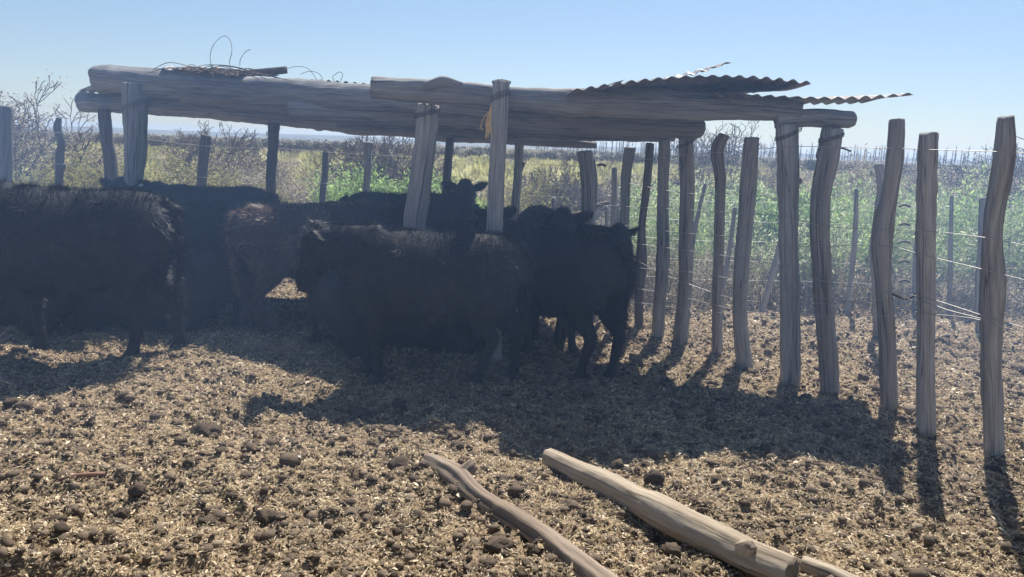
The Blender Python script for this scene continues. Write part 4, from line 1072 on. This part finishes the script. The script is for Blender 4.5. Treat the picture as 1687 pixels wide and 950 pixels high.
# green weeds right behind the fence
def weeds(name, mat, n, x0, x1, y0, y1, hgt, leaves, lsize, seed, label, lo=0.35, gap=0.0):
    r_ = np.random.default_rng(seed)
    x = r_.uniform(x0, x1, n); y = y0 + (y1 - y0) * r_.uniform(0, 1, n) ** 1.3
    k = (vnoise(x * 1.1, y * 1.1, seed) > gap) & ((x > 0.165 * y) | (x1 < 2)); x, y = x[k], y[k]; n = len(x)
    h = hgt * r_.uniform(0.6, 1.15, n) * (0.55 + 0.8 * vnoise(x * 1.4, y * 1.4, seed + 1))
    z = ground_z(x, y); lean = r_.normal(0, 0.12, (n, 2))
    m = leaves; t = r_.uniform(lo, 1.0, (n, m))
    C = np.stack([x[:, None] + lean[:, :1] * t * h[:, None] + r_.normal(0, 0.045, (n, m)), y[:, None] + lean[:, 1:] * t * h[:, None] + r_.normal(0, 0.045, (n, m)), z[:, None] + t * h[:, None]], -1).reshape(-1, 3)
    LV, LF, lt = leaf_cloud(C, 1, lsize, 0.01, seed + 2, 0.35, up=0.9)
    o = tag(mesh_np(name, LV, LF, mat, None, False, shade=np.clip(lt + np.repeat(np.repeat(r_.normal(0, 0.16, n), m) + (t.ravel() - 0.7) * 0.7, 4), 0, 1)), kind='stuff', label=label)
    # stems
    A = np.stack([x, y, z - 0.02], -1); B = np.stack([x + lean[:, 0] * h, y + lean[:, 1] * h, z + h], -1)
    w = np.array([0.004, 0, 0]); w2 = np.array([0, 0.004, 0])
    V = np.stack([A - w, A + w, B + w * .5, B - w * .5, A - w2, A + w2, B + w2 * .5, B - w2 * .5], 1).reshape(-1, 3)
    q = np.arange(n)[:, None] * 8
    Fq = np.concatenate([q + np.array([0, 1, 2, 3]), q + np.array([4, 5, 6, 7])], 0)
    tag(mesh_np('weed_stems', V, Fq, M_DRYLEAF, None, False, shade=np.repeat(r_.uniform(0.2, 0.9, n), 8)), kind='stuff', label='thin stems of ' + label)
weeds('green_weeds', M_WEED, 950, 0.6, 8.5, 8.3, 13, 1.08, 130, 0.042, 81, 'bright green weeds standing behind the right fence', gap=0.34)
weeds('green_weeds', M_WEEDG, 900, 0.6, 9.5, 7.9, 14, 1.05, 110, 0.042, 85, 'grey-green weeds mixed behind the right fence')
weeds('dry_weeds', M_DRYLEAF, 1100, 0.4, 8.0, 7.55, 9.0, 0.55, 26, 0.035, 88, 'dry brown undergrowth at the foot of the weeds', lo=0.05)
weeds('dry_weeds', M_DRYLEAF, 900, -9, 1.2, 9.6, 14, 0.42, 26, 0.04, 91, 'dry brown undergrowth behind the far fence', lo=0.05)
# tussocks on the plain
def tussocks(name, mat, n, y0, y1, seed, size, blades, label, xl=-0.85, xr=0.35, pw=1.0):
    r_ = np.random.default_rng(seed)
    a = r_.uniform(0, 1, n); e = 2 - pw
    y = (y0 ** e + a * (y1 ** e - y0 ** e)) ** (1 / e)
    x = y * r_.uniform(xl, xr, n)
    k = vnoise(x * 0.08, y * 0.05, seed) > 0.28; x, y = x[k], y[k]; n = len(x)
    z = ground_z(x, y); s = size * r_.lognormal(0, 0.25, n)
    m = blades
    az = r_.uniform(0, 6.28, (n, m)); el = np.arccos(r_.uniform(0.05, 1, (n, m)))
    d = np.stack([np.sin(el) * np.cos(az), np.sin(el) * np.sin(az), np.cos(el)], -1)
    c = np.stack([x, y, z], -1)[:, None]
    q_ = s[:, None] * r_.uniform(0.45, 0.85, (n, m))
    mid = c + d * q_[..., None] * np.array([0.85, 0.85, 0.8])
    tipp = mid + (d * np.array([0.6, 0.6, 0.3]) + np.array([0, 0, 0.35])) * (s[:, None] * 0.3)[..., None]
    sd = np.stack([-np.sin(az), np.cos(az), 0 * az], -1) * (s[:, None] * 0.026)[..., None]
    V = np.stack([mid - sd, mid + sd, tipp + sd * 0.6, tipp - sd * 0.6], 2).reshape(-1, 3)
    t = np.clip(np.repeat(r_.normal(0.55, 0.18, n), m) + r_.normal(0, 0.15, n * m), 0, 1)
    return tag(mesh_np(name, V, np.arange(len(V)).reshape(-1, 4), mat, None, False, shade=np.repeat(t, 4)), kind='stuff', label=label)
tussocks('tussock_grass', M_TUSS, 1000, 18, 210, 101, 1.05, 200, 'pale yellow-green tussocks dotted over the plain', pw=0.9)
tussocks('tussock_grass', M_OLIVE, 320, 15, 130, 103, 0.6, 90, 'darker olive tussocks between the pale ones', pw=0.9)
tussocks('low_scrub', M_DRYLEAF, 600, 14, 150, 107, 0.6, 80, 'low dry scrub scattered over the plain', xl=-0.9, xr=0.95, pw=0.9)
# far woodland band
def woodland(name, n, y0, y1, seed, hgt, mat, label, per=110):
    r_ = np.random.default_rng(seed)
    y = y0 + (y1 - y0) * r_.uniform(0, 1, n); x = y * r_.uniform(-0.95, 0.95, n)
    z = ground_z(x, y); h = hgt * r_.lognormal(0, 0.25, n)
    P = r_.normal(0, 1, (n, per, 3)); P /= np.linalg.norm(P, axis=2)[..., None]; P *= r_.uniform(0.3, 1, (n, per, 1))
    C = np.stack([x, y, z + h * 0.5], -1)[:, None] + P * (h[:, None, None] * np.array([0.75, 0.75, 0.5]))
    C = C.reshape(-1, 3)
    r2 = np.random.default_rng(seed + 1); m = len(C)
    d = r2.normal(0, 1, (m, 3)); d[:, 2] = np.abs(d[:, 2]) + 0.8; d /= np.linalg.norm(d, axis=1)[:, None]
    s = np.cross(d, r2.normal(0, 1, (m, 3))); s /= np.linalg.norm(s, axis=1)[:, None]
    L = np.repeat(h, per) * 0.15
    V = np.stack([C, C + d * (L * .5)[:, None] + s * (L * .16)[:, None], C + d * L[:, None], C + d * (L * .5)[:, None] - s * (L * .16)[:, None]], 1).reshape(-1, 3)
    return tag(mesh_np(name, V, np.arange(len(V)).reshape(-1, 4), mat, None, False, shade=np.repeat(np.clip(r2.normal(.5, .25, m), 0, 1), 4)), kind='stuff', label=label)
woodland('scrub_woodland', 1500, 150, 330, 111, 2.3, M_FAR, 'dark band of bare scrub woodland across the plain')
woodland('scrub_woodland', 1500, 330, 1000, 113, 2.8, M_FAR, 'far bluish scrub woodland below the hills')
woodland('scrub_woodland', 260, 60, 150, 115, 1.2, M_TWIG, 'grey bare bushes thickening towards the wood')
# row of bare poplars
def poplar(seed):
    r_ = random.Random(seed); V, Fq, tn = [], [], []
    def stick(a, b, r1, r2):
        o = len(V)
        for p, rr in ((a, r1), (b, r2)):
            for th in (0, 2.09, 4.19): V.append((p[0] + rr * math.cos(th), p[1] + rr * math.sin(th), p[2]))
        for q in range(3): Fq.append((o + q, o + (q + 1) % 3, o + 3 + (q + 1) % 3, o + 3 + q))
        tn.extend([r_.random()] * 6)
    H = 13.0
    stick((0, 0, -0.5), (0.1, 0, H * .6), 0.30, 0.20); stick((0.1, 0, H * .6), (0, 0.05, H), 0.20, 0.06)
    for k in range(34):
        z = r_.uniform(0.18, 0.9) * H; a = r_.uniform(0, 6.28); L = r_.uniform(1.2, 3.4) * (1.1 - z / H * .5); s = r_.uniform(.16, .32)
        stick((0, 0, z), (math.cos(a) * L * s, math.sin(a) * L * s, z + L), 0.10, 0.05)
    me_o = mesh_np('poplar_tree', np.array(V), np.array(Fq), M_POPLAR, None, False, shade=np.array(tn))
    return me_o
protos = [poplar(s) for s in (1, 2, 3)]
r_ = random.Random(4); cnt = 0
u = 884.0
while u < 1760:
    y_ = 560 + 60 * math.sin(u * 0.01) + r_.uniform(-8, 8)
    X = D(u, 250, y_).x
    k = cnt % 3
    if cnt < 3: o = protos[k]
    else: o = protos[k].copy(); COL.objects.link(o)
    o.location = (X, y_, gz(X, y_)); o.rotation_euler = (0, 0, r_.uniform(0, 6.28)); s = r_.uniform(0.8, 1.3) * (0.85 if u < 1000 else 1.0); o.scale = (s * 1.1, s * 1.1, s)
    tag(o, 'bare slender poplar in the long row on the horizon at right', 'tree', 'bare poplars in the row on the horizon')
    cnt += 1; u += r_.choice([3, 3, 4, 5, 6, 7, 10])

# ------------------------------------------------------------------ haze
import bmesh
bm = bmesh.new(); bmesh.ops.create_cube(bm, size=1.0)
me = bpy.data.meshes.new('haze'); bm.to_mesh(me); bm.free()
hz_o = bpy.data.objects.new('haze', me); COL.objects.link(hz_o)
hz_o.scale = (19400, 19400, 90); hz_o.location = (0, 0, 36.5)
hm = bpy.data.materials.new('pale_haze'); hm.use_nodes = True
for nd in list(hm.node_tree.nodes):
    if nd.type == 'BSDF_PRINCIPLED': hm.node_tree.nodes.remove(nd)
pv = hm.node_tree.nodes.new('ShaderNodeVolumePrincipled')
pv.inputs['Color'].default_value = (0.50, 0.68, 1.0, 1); pv.inputs['Density'].default_value = 0.00011; pv.inputs['Anisotropy'].default_value = 0.3
hm.node_tree.links.new(pv.outputs[0], hm.node_tree.nodes['Material Output'].inputs['Volume'])
me.materials.append(hm)
tag(hz_o, 'thin pale air haze over the plain', kind='stuff')

# blue volume added to imitate the lens veil over the shade, plus dusty air
bm = bmesh.new(); bmesh.ops.create_cube(bm, size=1.0)
me = bpy.data.meshes.new('dusty_glare_veil'); bm.to_mesh(me); bm.free()
du = bpy.data.objects.new('dusty_glare_veil', me); COL.objects.link(du)
du.scale = (24, 6.2, 5.4); du.location = (0, 5.8, 2.2)
dm = bpy.data.materials.new('blue_glare_veil'); dm.use_nodes = True
for nd in list(dm.node_tree.nodes):
    if nd.type == 'BSDF_PRINCIPLED': dm.node_tree.nodes.remove(nd)
pv = dm.node_tree.nodes.new('ShaderNodeVolumePrincipled')
pv.inputs['Color'].default_value = (0.36, 0.58, 1.0, 1); pv.inputs['Density'].default_value = 0.029; pv.inputs['Anisotropy'].default_value = 0.35
dm.node_tree.links.new(pv.outputs[0], dm.node_tree.nodes['Material Output'].inputs['Volume'])
me.materials.append(dm)
tag(du, 'added blue veil imitating lens glare over the dusty corral air', kind='stuff')
